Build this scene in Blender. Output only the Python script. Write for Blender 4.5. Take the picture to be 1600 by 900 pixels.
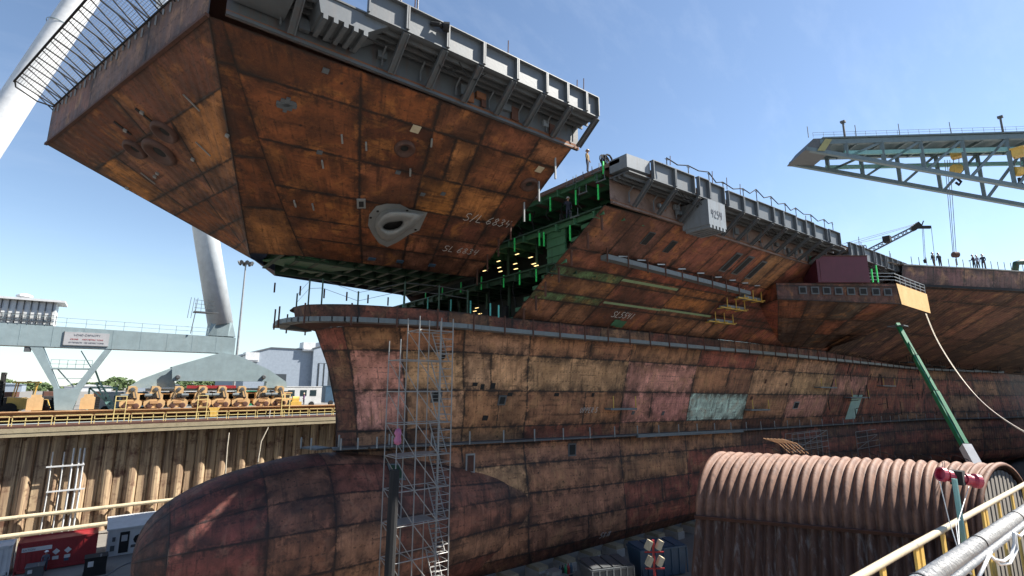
import bpy, bmesh, math, random
from mathutils import Vector, Matrix
random.seed(7)
R = math.radians
SC = bpy.context.scene
for o in list(bpy.data.objects): bpy.data.objects.remove(o)

# ------------------------------------------------------------------ camera, sky, sun
# X runs along the dock (towards the stern), Y across it, Z=0 is eye level on the near quay
FPX, HOR, VPX = 800., 602., 1850.
TH = math.atan((HOR - 450) / FPX)
AZ = math.atan((VPX - 800) / (FPX / math.cos(TH)))
cam = bpy.data.cameras.new('camera'); camo = bpy.data.objects.new('camera', cam)
SC.collection.objects.link(camo); SC.camera = camo
cam.sensor_width = 36; cam.lens = 18; cam.clip_start = .1; cam.clip_end = 6000
camo.rotation_euler = (R(90) + TH, 0, AZ - R(90))

SUN_AZ, SUN_EL = R(-27), R(46)
w = bpy.data.worlds.new('World'); SC.world = w; w.use_nodes = True
nt = w.node_tree; bg = nt.nodes['Background']
sky = nt.nodes.new('ShaderNodeTexSky'); sky.sky_type = 'NISHITA'; sky.sun_disc = False
sky.sun_elevation = SUN_EL; sky.sun_rotation = R(90) - SUN_AZ
sky.air_density = 1.0; sky.dust_density = .15; sky.ozone_density = 1.0; sky.altitude = 10
# faint cirrus, part of the sky itself
tc = nt.nodes.new('ShaderNodeTexCoord'); mp = nt.nodes.new('ShaderNodeMapping')
mp.inputs['Rotation'].default_value = (R(20), R(-18), R(25)); mp.inputs['Scale'].default_value = (.9, 9, 6)
nz = nt.nodes.new('ShaderNodeTexNoise'); nz.inputs['Scale'].default_value = 1.6; nz.inputs['Detail'].default_value = 9; nz.inputs['Roughness'].default_value = .62
cr = nt.nodes.new('ShaderNodeValToRGB'); cr.color_ramp.elements[0].position = .5; cr.color_ramp.elements[1].position = .82
cr.color_ramp.elements[1].color = (.075, .075, .075, 1)
mx = nt.nodes.new('ShaderNodeMixRGB'); mx.inputs[2].default_value = (7.5, 8, 8.6, 1)
L = nt.links.new
L(tc.outputs['Generated'], mp.inputs[0]); L(mp.outputs[0], nz.inputs[0]); L(nz.outputs['Fac'], cr.inputs[0]); L(cr.outputs[0], mx.inputs[0])
# pale haze band low over the horizon
sx = nt.nodes.new('ShaderNodeSeparateXYZ'); L(tc.outputs['Generated'], sx.inputs[0])
hr = nt.nodes.new('ShaderNodeValToRGB'); hr.color_ramp.elements[0].position = 0; hr.color_ramp.elements[0].color = (.55, .55, .55, 1); hr.color_ramp.elements[1].position = .27; hr.color_ramp.elements[1].color = (0, 0, 0, 1)
hr.color_ramp.interpolation = 'EASE'; L(sx.outputs[2], hr.inputs[0])
hm = nt.nodes.new('ShaderNodeMixRGB'); hm.inputs[2].default_value = (3.7, 5.0, 5.9, 1); L(hr.outputs[0], hm.inputs[0]); L(sky.outputs[0], hm.inputs[1])
L(hm.outputs[0], mx.inputs[1]); L(mx.outputs[0], bg.inputs[0])
bg.inputs[1].default_value = .07
sl = bpy.data.lights.new('sun', 'SUN'); sl.energy = 4.6; sl.angle = R(.53); sl.color = (1, .95, .86)
so = bpy.data.objects.new('sun', sl); SC.collection.objects.link(so)
SD = Vector((math.cos(SUN_EL) * math.cos(SUN_AZ), math.cos(SUN_EL) * math.sin(SUN_AZ), math.sin(SUN_EL)))
so.rotation_euler = (-SD).to_track_quat('-Z', 'Y').to_euler()
SC.view_settings.view_transform = 'Standard'; SC.view_settings.look = 'None'
SC.view_settings.exposure = 1.45; SC.view_settings.gamma = 1; SC.view_settings.use_curve_mapping = False
SC.render.resolution_x = 1024; SC.render.resolution_y = 576

# ------------------------------------------------------------------ measuring helpers (a survey of the photograph)
FW = Vector((math.cos(AZ) * math.cos(TH), math.sin(AZ) * math.cos(TH), math.sin(TH)))
RT = Vector((math.sin(AZ), -math.cos(AZ), 0)); UP = RT.cross(FW)
def ray(u, v): return FW + RT * ((u - 800) / FPX) + UP * ((450 - v) / FPX)
def onY(u, v, y): r = ray(u, v); return r * (y / r.y)
def onX(u, v, x): r = ray(u, v); return r * (x / r.x)
def onZ(u, v, z): r = ray(u, v); return r * (z / r.z)
def onP(u, v, o, n): r = ray(u, v); return r * (o.dot(n) / r.dot(n))
V = Vector

# ------------------------------------------------------------------ object helpers
def tag(o, label=None, cat=None, group=None, kind=None):
    if label: o['label'] = label
    if cat: o['category'] = cat
    if group: o['group'] = group
    if kind: o['kind'] = kind
    return o
def empty(name, loc, label, cat, group=None):
    o = bpy.data.objects.new(name, None); SC.collection.objects.link(o); o.location = loc; o.empty_display_size = .3
    return tag(o, label, cat, group)
def kids(o): return [c for c in SC.collection.objects if c.parent == o]
def copy_tree(o, parent=None):
    c = o.copy(); SC.collection.objects.link(c)
    if parent: c.parent = parent
    for k in kids(o): copy_tree(k, c)
    return c
def origin(o):
    p = V((0, 0, 0))
    while o: p = p + o.location; o = o.parent
    return p

class MB:
    def __init__(s): s.v = []; s.f = []; s.c = []; s.ua = []; s.ub = []; s.has = False
    def add(s, vs, fs, col=None):
        b = len(s.v); s.v += [tuple(p) for p in vs]
        for f in fs: s.f.append([b + i for i in f]); s.c.append(col or (1, 1, 1, 1)); s.ua.append(None); s.ub.append(None)
        return s
    def hexa(s, p): return s.add(p, [(3, 2, 1, 0), (4, 5, 6, 7), (0, 1, 5, 4), (1, 2, 6, 5), (2, 3, 7, 6), (3, 0, 4, 7)])
    def box(s, a, b):
        (x0, y0, z0), (x1, y1, z1) = a, b
        x0, x1 = min(x0, x1), max(x0, x1); y0, y1 = min(y0, y1), max(y0, y1); z0, z1 = min(z0, z1), max(z0, z1)
        return s.hexa([(x0, y0, z0), (x1, y0, z0), (x1, y1, z0), (x0, y1, z0), (x0, y0, z1), (x1, y0, z1), (x1, y1, z1), (x0, y1, z1)])
    def bar(s, p, q, w, h=None, up=None):
        p, q = V(p), V(q); h = h or w; d = (q - p).normalized()
        u = V(up) if up else (V((0, 0, 1)) if abs(d.z) < .95 else V((0, 1, 0)))
        a = d.cross(u).normalized() * (w / 2); b = a.cross(d).normalized() * (h / 2)
        return s.hexa([p - a - b, p + a - b, p + a + b, p - a + b, q - a - b, q + a - b, q + a + b, q - a + b])
    def ibeam(s, p, q, w, h, t, up=(0, 0, 1)):
        p, q = V(p), V(q); d = (q - p).normalized(); u = V(up); a = d.cross(u).normalized(); b = a.cross(d).normalized()
        s.bar(p + b * (h / 2 - t / 2), q + b * (h / 2 - t / 2), w, t, b); s.bar(p - b * (h / 2 - t / 2), q - b * (h / 2 - t / 2), w, t, b)
        return s.bar(p, q, t, h - 2 * t, b)
    def tube(s, pts, r, n=8, caps=True, r1=None):
        pts = [V(p) for p in pts]; m = len(pts); vs = []; a = None
        for i, p in enumerate(pts):
            d = (pts[min(i + 1, m - 1)] - pts[max(i - 1, 0)]).normalized()
            if a is None:
                a = d.cross(V((0, 0, 1)) if abs(d.z) < .9 else V((1, 0, 0))).normalized()
            else: a = (a - d * a.dot(d)).normalized()
            b = d.cross(a); rr = r if r1 is None else r + (r1 - r) * i / (m - 1)
            for k in range(n):
                t = 2 * math.pi * k / n; vs.append(p + a * (math.cos(t) * rr) + b * (math.sin(t) * rr))
        fs = []
        for i in range(m - 1):
            for k in range(n):
                k2 = (k + 1) % n; fs.append((i * n + k, i * n + k2, (i + 1) * n + k2, (i + 1) * n + k))
        if caps: fs.append(tuple(reversed(range(n)))); fs.append(tuple((m - 1) * n + k for k in range(n)))
        return s.add(vs, fs)
    def prism(s, poly, ext):
        ext = V(ext); p = [V(q) for q in poly]; n = len(p)
        fs = [tuple(range(n)), tuple(reversed(range(n, 2 * n)))]
        fs += [((i + 1) % n, i, n + i, n + (i + 1) % n) for i in range(n)]
        return s.add(p + [q + ext for q in p], fs)
    def lathe(s, o, ax, prof, n=16):
        o, ax = V(o), V(ax).normalized(); a = ax.cross(V((0, 0, 1)) if abs(ax.z) < .9 else V((1, 0, 0))).normalized(); b = ax.cross(a); vs = []; fs = []
        for r, h in prof:
            for k in range(n):
                t = 2 * math.pi * k / n; vs.append(o + ax * h + a * (r * math.cos(t)) + b * (r * math.sin(t)))
        for i in range(len(prof) - 1):
            for k in range(n):
                k2 = (k + 1) % n; fs.append((i * n + k, i * n + k2, (i + 1) * n + k2, (i + 1) * n + k))
        return s.add(vs, fs)
    def sheet(s, pts): return s.add(pts, [tuple(range(len(pts)))])
    def rings(s, rs, closed=True, cap0=False, cap1=False):
        n = len(rs[0]); vs = [p for r in rs for p in r]; fs = []
        for i in range(len(rs) - 1):
            for k in range(n if closed else n - 1):
                k2 = (k + 1) % n; fs.append((i * n + k, i * n + k2, (i + 1) * n + k2, (i + 1) * n + k))
        if cap0: fs.append(tuple(reversed(range(n))))
        if cap1: fs.append(tuple((len(rs) - 1) * n + k for k in range(n)))
        return s.add(vs, fs)
    def plate(s, S, s0, s1, t0, t1, nx, ny, col):
        """one welded plate of a surface S(s,t); uv maps hold metres from its edges"""
        s.has = True
        g = [[V(S(s0 + (s1 - s0) * i / nx, t0 + (t1 - t0) * j / ny)) for i in range(nx + 1)] for j in range(ny + 1)]
        ln = sum((g[ny // 2][i + 1] - g[ny // 2][i]).length for i in range(nx)); ht = sum((g[j + 1][nx // 2] - g[j][nx // 2]).length for j in range(ny))
        b = len(s.v); ox, oy = random.random() * 60, random.random() * 60
        for r_ in g: s.v += [tuple(p) for p in r_]
        W = nx + 1
        for j in range(ny):
            for i in range(nx):
                s.f.append([b + j * W + i, b + j * W + i + 1, b + (j + 1) * W + i + 1, b + (j + 1) * W + i]); s.c.append(col)
                q = [(i, j), (i + 1, j), (i + 1, j + 1), (i, j + 1)]
                s.ua.append([(ln * x / nx, ht * y / ny) for x, y in q]); s.ub.append([(ln * (1 - x / nx), ht * (1 - y / ny)) for x, y in q])
    def build(s, name, mat, parent=None, smooth=False, label=None, cat=None, group=None, kind=None, base=None):
        me = bpy.data.meshes.new(name); o = bpy.data.objects.new(name, me); SC.collection.objects.link(o)
        off = V((0, 0, 0))
        if parent: off = origin(parent); o.parent = parent
        elif base is not None: off = V(base); o.location = off
        me.from_pydata([tuple(V(p) - off) for p in s.v], [], s.f)
        if s.has:
            me.uv_layers.new(name='near_edge'); me.uv_layers.new(name='far_edge'); me.color_attributes.new('tint', 'FLOAT_COLOR', 'CORNER')
            A = me.uv_layers['near_edge']; B = me.uv_layers['far_edge']; C = me.color_attributes['tint']
            k = 0
            for i, f in enumerate(s.f):
                for j in range(len(f)):
                    A.data[k].uv = s.ua[i][j] if s.ua[i] else (9, 9); B.data[k].uv = s.ub[i][j] if s.ub[i] else (9, 9); C.data[k].color = s.c[i]; k += 1
        me.materials.append(mat)
        if smooth: me.shade_smooth()
        me.update(); bm = bmesh.new(); bm.from_mesh(me); 
        if not s.has: bmesh.ops.recalc_face_normals(bm, faces=bm.faces); bm.to_mesh(me)
        bm.free()
        return tag(o, label, cat, group, kind)

# ------------------------------------------------------------------ materials
class NT:
    def __init__(s, name):
        s.m = bpy.data.materials.new(name); s.m.use_nodes = True; s.t = s.m.node_tree; s.b = s.t.nodes['Principled BSDF']
    def n(s, kind, **kw):
        x = s.t.nodes.new('ShaderNode' + kind)
        for k, v in kw.items():
            if k.startswith('i_'):
                key = k[2:].replace('_', ' '); x.inputs[int(key) if key.isdigit() else key].default_value = v
            else: setattr(x, k, v)
        return x
    def l(s, a, b): s.t.links.new(a, b)
    def math(s, op, a, b=None, c=None):
        x = s.n('Math', operation=op)
        for i, q in enumerate((a, b, c)):
            if q is None: continue
            if isinstance(q, (int, float)): x.inputs[i].default_value = q
            else: s.l(q, x.inputs[i])
        return x.outputs[0]
    def ramp(s, f, p0, p1, c0=(0, 0, 0, 1), c1=(1, 1, 1, 1)):
        x = s.n('ValToRGB'); e = x.color_ramp.elements; e[0].position = p0; e[1].position = p1; e[0].color = c0; e[1].color = c1; s.l(f, x.inputs[0]); return x.outputs[0]
    def mix(s, f, a, b, mode='MIX'):
        x = s.n('MixRGB', blend_type=mode)
        for i, q in enumerate((f, a, b)):
            if isinstance(q, (int, float)): x.inputs[i].default_value = q
            elif isinstance(q, tuple): x.inputs[i].default_value = q
            else: s.l(q, x.inputs[i])
        return x.outputs[0]
    def noise(s, vec, scale, detail=5, rough=.6, dist=0):
        x = s.n('TexNoise', i_Scale=scale, i_Detail=detail, i_Roughness=rough, i_Distortion=dist)
        if vec is not None: s.l(vec, x.inputs['Vector'])
        return x.outputs['Fac']
    def mapping(s, vec, scale=(1, 1, 1), rot=(0, 0, 0)):
        x = s.n('Mapping'); x.inputs['Scale'].default_value = scale; x.inputs['Rotation'].default_value = rot; s.l(vec, x.inputs[0]); return x.outputs[0]
    def obj(s): return s.n('TexCoord').outputs['Object']
    def world(s): return s.n('NewGeometry').outputs['Position']
    def bump(s, h, strength, dist=.05):
        x = s.n('Bump', i_Strength=strength, i_Distance=dist); s.l(h, x.inputs['Height']); s.l(x.outputs[0], s.b.inputs['Normal'])

def c4(c): return (c[0], c[1], c[2], 1)
def paint(name, col, rough=.55, dirt=.35, dirtcol=(.10, .06, .04), scale=1.2, metal=0, streak=True, bump=.15):
    m = NT(name); p = m.world()
    f = m.noise(p, scale, 7, .65); g = m.noise(m.mapping(p, (3, 3, .25)), 1.4, 6, .6) if streak else f
    c = m.mix(m.ramp(f, .35, .75), c4([x * .86 for x in col]), c4([min(1, x * 1.08) for x in col]))
    c = m.mix(m.math('MULTIPLY', m.ramp(g, .5, .8), dirt), c, c4(dirtcol))
    m.l(c, m.b.inputs['Base Color']); m.b.inputs['Roughness'].default_value = rough; m.b.inputs['Metallic'].default_value = metal
    if bump: m.bump(m.noise(p, scale * 6, 4), bump, .03)
    return m.m

def hull_mat(name, seam=.1, seamcol=(.014, .010, .010), dirt=(.022, .011, .009), hi=(.46, .27, .14), dots=.5, mott=.6, rib=.3):
    """primed, ground and rusted shell plates: tint per plate, burnt weld bands, rain streaks, frame marks"""
    m = NT(name)
    tint = m.n('VertexColor', layer_name='tint').outputs[0]
    ua = m.n('UVMap', uv_map='near_edge').outputs[0]; ub = m.n('UVMap', uv_map='far_edge').outputs[0]; p = m.world()
    sa = m.n('SeparateXYZ'); m.l(ua, sa.inputs[0]); sb = m.n('SeparateXYZ'); m.l(ub, sb.inputs[0])
    W1, W0 = (1, 1, 1, 1), (0, 0, 0, 1)
    d = m.math('MINIMUM', m.math('MINIMUM', sa.outputs[0], sb.outputs[0]), m.math('MINIMUM', sa.outputs[1], sb.outputs[1]))
    mid = m.noise(p, 1.3, 9, .72); fine = m.noise(p, 6, 6, .72); vfine = m.noise(p, 19, 4, .7); big = m.noise(p, .22, 6, .62, .5)
    dd = m.math('ADD', d, m.math('MULTIPLY', m.math('SUBTRACT', mid, .5), .5))
    seamf = m.math('MULTIPLY', m.ramp(dd, seam * .2, seam * 1.5, W1, W0), .92)
    core = m.ramp(d, seam * .35, seam * .6, W1, W0)
    haz = m.math('MULTIPLY', m.ramp(d, .05, 1.8, W1, W0), m.math('MULTIPLY', m.ramp(m.noise(p, .8, 9, .7, .5), .42, .56), .9))
    uo = m.n('VectorMath', operation='ADD'); m.l(ua, uo.inputs[0])
    tv = m.n('VectorMath', operation='MULTIPLY'); m.l(tint, tv.inputs[0]); tv.inputs[1].default_value = (371, 517, 211); m.l(tv.outputs[0], uo.inputs[1])
    st = m.noise(m.mapping(uo.outputs[0], (2.0, .16, 1)), 1.2, 6, .62); st2 = m.noise(m.mapping(uo.outputs[0], (.12, 2.4, 1)), 1.3, 6, .62)
    c = m.mix(m.ramp(mid, .36, .64), m.mix(1., tint, (.55, .48, .44, 1), 'MULTIPLY'), m.mix(1., tint, (1.34, 1.28, 1.2, 1), 'MULTIPLY'))
    c = m.mix(m.math('MULTIPLY', m.ramp(m.noise(p, .6, 8, .68, .5), .52, .62), .45), c, c4(hi))
    c = m.mix(m.math('MULTIPLY', m.ramp(big, .47, .6), mott), c, c4(dirt))
    c = m.mix(m.math('MULTIPLY', m.ramp(st, .5, .62), m.math('MULTIPLY', m.ramp(m.noise(p, .55, 4), .44, .58), .6)), c, c4(dirt))
    c = m.mix(m.math('MULTIPLY', m.ramp(st2, .54, .64), m.math('MULTIPLY', m.ramp(m.noise(p, .42, 3), .5, .58), .6)), c, c4(dirt))
    fr = m.math('ABSOLUTE', m.math('SUBTRACT', m.math('FRACT', m.math('DIVIDE', sa.outputs[0], .76)), .5))
    frl = m.math('MULTIPLY', m.ramp(fr, .03, .09, W1, W0), m.ramp(mid, .45, .6))
    c = m.mix(m.math('MULTIPLY', frl, .5), c, c4(dirt))
    # rows of short weld marks left by removed clips
    fr2 = m.math('ABSOLUTE', m.math('SUBTRACT', m.math('FRACT', m.math('DIVIDE', sa.outputs[1], .95)), .5))
    dash = m.math('MULTIPLY', m.ramp(fr2, .03, .07, W1, W0), m.ramp(m.math('FRACT', m.math('DIVIDE', sa.outputs[0], .38)), .45, .5))
    c = m.mix(m.math('MULTIPLY', m.math('MULTIPLY', dash, m.ramp(m.noise(p, .45, 4), .48, .53)), dots), c, c4(seamcol))
    for sc_, th in ((.85, .09), (2.1, .11)):
        vo = m.n('TexVoronoi', i_Scale=sc_); m.l(p, vo.inputs['Vector'])
        c = m.mix(m.math('MULTIPLY', m.ramp(vo.outputs['Distance'], th * .6, th, W1, W0), m.math('MULTIPLY', m.ramp(m.noise(p, .4, 3), .46, .52), .85)), c, c4(seamcol))
    c = m.mix(m.math('MULTIPLY', m.ramp(m.noise(p, 2.6, 6, .7), .54, .62), .5), c, c4(dirt))
    c = m.mix(m.math('MULTIPLY', m.ramp(vfine, .58, .7), .3), c, c4(hi))
    c = m.mix(haz, c, c4(dirt)); c = m.mix(seamf, c, c4(seamcol))
    m.l(c, m.b.inputs['Base Color'])
    m.l(m.ramp(mid, .3, .7, (.55, .55, .55, 1), (.85, .85, .85, 1)), m.b.inputs['Roughness'])
    rb = m.math('MULTIPLY', m.math('SINE', m.math('MULTIPLY', sa.outputs[0], 6.2832 / .76)), rib)
    h = m.math('ADD', m.math('ADD', rb, m.math('MULTIPLY', mid, 1.4)), m.math('SUBTRACT', m.math('MULTIPLY', fine, .6), m.math('MULTIPLY', core, .8)))
    m.bump(h, .5, .06)
    return m.m

def stain(name, col, col2, scale, rough=.9, col3=None, bump=.4, s2=None):
    m = NT(name); p = m.world()
    c = m.mix(m.ramp(m.noise(p, scale, 9, .7), .35, .68), c4(col), c4(col2))
    if col3: c = m.mix(m.ramp(m.noise(p, s2 or scale * 4, 6, .7), .55, .7), c, c4(col3))
    m.l(c, m.b.inputs['Base Color']); m.b.inputs['Roughness'].default_value = rough
    m.bump(m.noise(p, scale * 8, 6), bump, .04); return m.m
def emis(name, col, st):
    m = NT(name); m.b.inputs['Base Color'].default_value = c4(col); m.b.inputs['Emission Color'].default_value = c4(col); m.b.inputs['Emission Strength'].default_value = st; return m.m

M = dict(
    hull=hull_mat('shell_plate', .075, mott=.42, hi=(.5, .27, .12)), block=hull_mat('flare_plate', .1, (.016, .008, .006), (.03, .011, .006), (.50, .20, .05), .35, .62),
    bulb=hull_mat('bulb_plate', .07, (.02, .012, .012), (.03, .016, .014), (.3, .16, .1), .5, .6),
    grey=paint('grey_paint', (0.1, 0.112, 0.124), .5, .3, (.14, .1, .08)), darkgrey=paint('dark_grey_paint', (0.084, 0.091, 0.098), .6, .4),
    boxgrey=paint('box_grey', (0.182, 0.203, 0.224), .5, .4), gal=paint('gallery_paint', (0.078, 0.087, 0.096), .5, .75, (.10, .05, .035), 1.2), galrust=stain('gallery_rust', (.12, .075, .06), (.21, .15, .13), .5, .8, (.05, .025, .02), .4, 1.5), ledge=paint('ledge_steel', (0.135, 0.158, 0.169), .5, .5, (.07, .05, .045)),
    crane=paint('crane_paint', (0.243, 0.31, 0.329), .45, .22, (.2, .2, .18)), white=paint('white_paint', (0.585, 0.593, 0.6), .4, .12, (.35, .33, .3)),
    yellow=paint('yellow_paint', (.62, .40, .09), .5, .45, (.16, .08, .03)), handrail=paint('handrail_yellow', (.66, .52, .22), .5, .25, (.3, .2, .08)), truck=paint('truck_paint', (.60, .39, .19), .5, .45, (.2, .1, .05), 2.2), jib=paint('jib_paint', (0.116, 0.16, 0.177), .5, .25, (.12, .12, .1)), scafdark=paint('scaffold_tube', (0.3, 0.295, 0.285), .45, .35, (.12, .08, .06), metal=.2),
    lamp=paint('cream_paint', (0.506, 0.433, 0.303), .5, .3), teal=paint('teal_paint', (.18, .36, .34), .5, .3),
    green=paint('green_paint', (0.018, 0.234, 0.099), .45, .25, (.05, .1, .06)), brightgreen=paint('bright_green_paint', (.05, .75, .16), .5, .1),
    tealpost=paint('aqua_paint', (.10, .55, .5), .5, .2), dkgreen=paint('primer_green', (0.018, 0.055, 0.028), .6, .5, (.02, .02, .015)),
    mdgreen=paint('pale_primer_green', (0.055, 0.165, 0.085), .6, .5, (.03, .04, .03)), black=paint('black_paint', (.016, .016, .017), .92, .2, (.06, .05, .04)),
    interior=paint('bare_interior', (.02, .026, .022), .8, .4, (.03, .02, .015)), rust=stain('rust', (.13, .05, .025), (.24, .10, .045), 1.3, .9, (.05, .02, .012)),
    fairlead=stain('ring_rust', (0.055, 0.026, 0.02), (0.1, 0.045, 0.032), 2, .7, (.04, .02, .015)), dkrust=stain('dark_rust', (.06, .028, .02), (.11, .045, .03), 1.5, .85, (.03, .014, .012)), orange=stain('orange_primer', (.58, .34, .12), (.66, .42, .17), .7, .7, (.4, .2, .07)),
    rail=stain('rusty_girder', (0.342, 0.18, 0.085), (.46, .27, .13), .9, .85, (.2, .1, .05)), timber=stain('weathered_timber', (0.27, 0.225, 0.15), (0.36, 0.3, 0.2), 1.4, .9, (.16, .13, .06)),
    pile=None, conc=stain('concrete', (.30, .285, .26), (.38, .36, .33), .25, .95, (.22, .2, .18), .25, 1.1), floor=stain('dock_floor_concrete', (0.154, 0.143, 0.129), (.2, .185, .165), .2, .95, (.15, .13, .12), .3, .8),
    yard=stain('yard_gravel', (0.15, 0.14, 0.125), (0.2, 0.19, 0.17), .1, .95, (.2, .19, .17), .3), maroon=paint('maroon_paint', (.10, .018, .032), .6, .35, (.05, .02, .025)),
    red=paint('red_paint', (.30, .025, .03), .45, .3, (.08, .03, .03)), blue=paint('blue_paint', (0.04, 0.085, 0.14), .5, .4, (.08, .09, .1)),
    scaf=paint('galvanised', (0.302, 0.31, 0.31), .4, .3, (.2, .14, .1), metal=.3), rope=paint('rope', (.62, .55, .44), .8, .3, streak=False), cable=paint('steel_wire', (.16, .16, .17), .5, .2),
    chalk=paint('chalk', (0.5, 0.48, 0.46), .9, .15, (.4, .3, .26), 5, streak=False), cast=paint('cast_steel', (0.231, 0.237, 0.237), .4, .35, (.2, .13, .08), .9),
    pinkbag=paint('pink_plastic', (0.44, 0.128, 0.24), .5, .2), shed=paint('cladding', (0.252, 0.294, 0.35), .6, .1), sheddark=paint('door_opening', (.03, .04, .05), .6, .1),
    glow=emis('work_lamp', (1, .72, .3), .9), wood=paint('timber_planks', (.36, .33, .29), .85, .5, (.12, .1, .09)), leaf=stain('foliage', (.045, .075, .025), (.09, .13, .04), .5, .8),
    pipewhite=stain('wrapped_pipe', (.36, .355, .34), (.48, .47, .455), 3, .5, (.36, .33, .3)), deck=paint('flight_deck_primer', (.22, .14, .12), .8, .4),
    mint=paint('mint_primer', (.42, .58, .50), .6, .3), glass=paint('dark_glass', (.03, .05, .06), .15, .1), text=paint('sign_lettering', (.12, .13, .16), .6, 0), sign=paint('sign_face', (0.394, 0.394, 0.408), .5, .1), redtext=paint('red_lettering', (.4, .06, .06), .6, 0),
)
def pile_mat():
    m = NT('sheet_pile'); p = m.world()
    a = m.noise(m.mapping(p, (1.3, 1.3, .12)), 1.2, 8, .65); b = m.noise(p, .7, 7, .7)
    c = m.mix(m.ramp(a, .35, .65), (.46, .345, .215, 1), (.28, .185, .115, 1)); c = m.mix(m.ramp(b, .52, .66), c, (.13, .065, .04, 1))
    s = m.n('SeparateXYZ'); m.l(p, s.inputs[0])
    wl = m.math('ADD', s.outputs[2], m.math('MULTIPLY', m.noise(p, .6, 5), 3))
    c = m.mix(m.math('MULTIPLY', m.ramp(m.noise(m.mapping(p, (2, 2, .06)), 2, 6), .48, .62), .7), c, (.085, .045, .032, 1))
    m.l(c, m.b.inputs['Base Color']); m.b.inputs['Roughness'].default_value = .85; m.bump(b, .3, .05); return m.m
M['pile'] = pile_mat()
def barrel_mat():
    m = NT('rusty_corrugated_steel'); p = m.world()
    a = m.noise(m.mapping(p, (2.2, 2.2, .22)), 1.3, 8, .68); b = m.noise(p, 1.1, 8, .72)
    c = m.mix(m.ramp(b, .35, .7), (.255, .135, .088, 1), (.12, .052, .033, 1)); c = m.mix(m.math('MULTIPLY', m.ramp(a, .52, .66), .7), c, (.05, .02, .014, 1))
    s = m.n('SeparateXYZ'); m.l(p, s.inputs[0])
    lo = m.math('MULTIPLY', m.ramp(m.noise(m.mapping(p, (1.6, 1.6, .22)), 1.7, 8, .7), .53, .66), .5)
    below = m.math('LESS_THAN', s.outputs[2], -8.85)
    c = m.mix(m.math('MULTIPLY', below, .72), c, (.035, .016, .012, 1))  # wall under the ledge: dark rust with its shade mixed into the colour
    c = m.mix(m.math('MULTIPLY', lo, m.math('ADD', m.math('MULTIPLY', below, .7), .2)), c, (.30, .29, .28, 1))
    c = m.mix(m.math('MULTIPLY', m.ramp(m.noise(p, 9, 5, .7), .55, .75), .5), c, (.07, .03, .02, 1))
    m.l(c, m.b.inputs['Base Color']); m.b.inputs['Roughness'].default_value = .7; m.bump(m.noise(p, 8, 6), .15, .02); return m.m
M['barrel'] = barrel_mat()

GAIN = 1.0
def T(c, j=.10):
    k = (1 + random.uniform(-j, j)) * GAIN; return (c[0] * k, c[1] * k * random.uniform(.95, 1.05), c[2] * k * random.uniform(.93, 1.07), random.random())
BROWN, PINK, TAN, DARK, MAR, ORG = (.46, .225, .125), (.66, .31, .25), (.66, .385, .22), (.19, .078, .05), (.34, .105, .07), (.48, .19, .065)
MINT = (.55, .78, .67); GRN = (.12, .22, .10)

def poly(pts, x):
    """smooth point on a polyline at index-parameter x"""
    n = len(pts) - 1; i = max(0, min(n - 1, int(x))); f = x - i
    a, b = V(pts[i]), V(pts[i + 1]); p = V(pts[max(0, i - 1)]); q = V(pts[min(n, i + 2)])
    if i == 0: p = a * 2 - b
    if i + 1 == n: q = b * 2 - a
    # centripetal-ish: scale tangents with segment length
    l = (b - a).length; t0 = (b - p) * (l / max(1e-6, (b - a).length + (a - p).length)); t1 = (q - a) * (l / max(1e-6, (q - b).length + l))
    return a * (2 * f ** 3 - 3 * f * f + 1) + t0 * (f ** 3 - 2 * f * f + f) + b * (-2 * f ** 3 + 3 * f * f) + t1 * (f ** 3 - f * f)
def levelsurf(levels, ts):
    def S(s, t):
        col = [poly(l, s) for l in levels]
        for i in range(len(ts) - 1):
            if t <= ts[i + 1] or i == len(ts) - 2:
                return poly(col, i + (t - ts[i]) / (ts[i + 1] - ts[i]))
    return S
def bil(a, b, c, d, bulge=0):
    """a-b top edge, d-c bottom edge"""
    a, b, c, d = V(a), V(b), V(c), V(d); n = (b - a).cross(d - a).normalized()
    return lambda s, t: a * ((1 - s) * (1 - t)) + b * (s * (1 - t)) + c * (s * t) + d * ((1 - s) * t) + n * (bulge * 16 * s * (1 - s) * t * (1 - t))

STROKES = {'S': [[(.9, .85), (.6, 1), (.2, .9), (.2, .65), (.75, .4), (.8, .12), (.4, 0), (.05, .12)]], '/': [[(.2, -.05), (.75, 1.05)]], 'L': [[(.3, 1), (.15, .02), (.85, .0)]],
  '6': [[(.75, 1), (.3, .6), (.15, .2), (.45, 0), (.8, .2), (.65, .45), (.25, .35)]], '8': [[(.5, .52), (.2, .75), (.45, 1), (.75, .8), (.5, .52), (.15, .22), (.45, 0), (.85, .22), (.5, .52)]],
  '3': [[(.15, .9), (.5, 1), (.75, .8), (.4, .55), (.8, .3), (.5, 0), (.1, .1)]], '4': [[(.2, 1), (.15, .5), (.8, .55)], [(.75, 1), (.6, 0)]], '5': [[(.85, 1), (.3, 1), (.2, .58), (.65, .58), (.8, .25), (.45, 0), (.1, .1)]],
  '1': [[(.5, 1), (.45, 0)]], '2': [[(.15, .8), (.5, 1), (.75, .75), (.15, .05), (.85, .02)]], 'U': [[(.15, 1), (.15, .2), (.45, 0), (.75, .2), (.8, 1)]], 'P': [[(.2, 0), (.25, 1), (.7, .95), (.75, .6), (.25, .5)]],
  'E': [[(.8, 1), (.2, 1), (.2, 0), (.8, 0)], [(.2, .5), (.65, .5)]], 'R': [[(.2, 0), (.25, 1), (.7, .95), (.75, .6), (.25, .5), (.85, 0)]], ' ': []}
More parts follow.
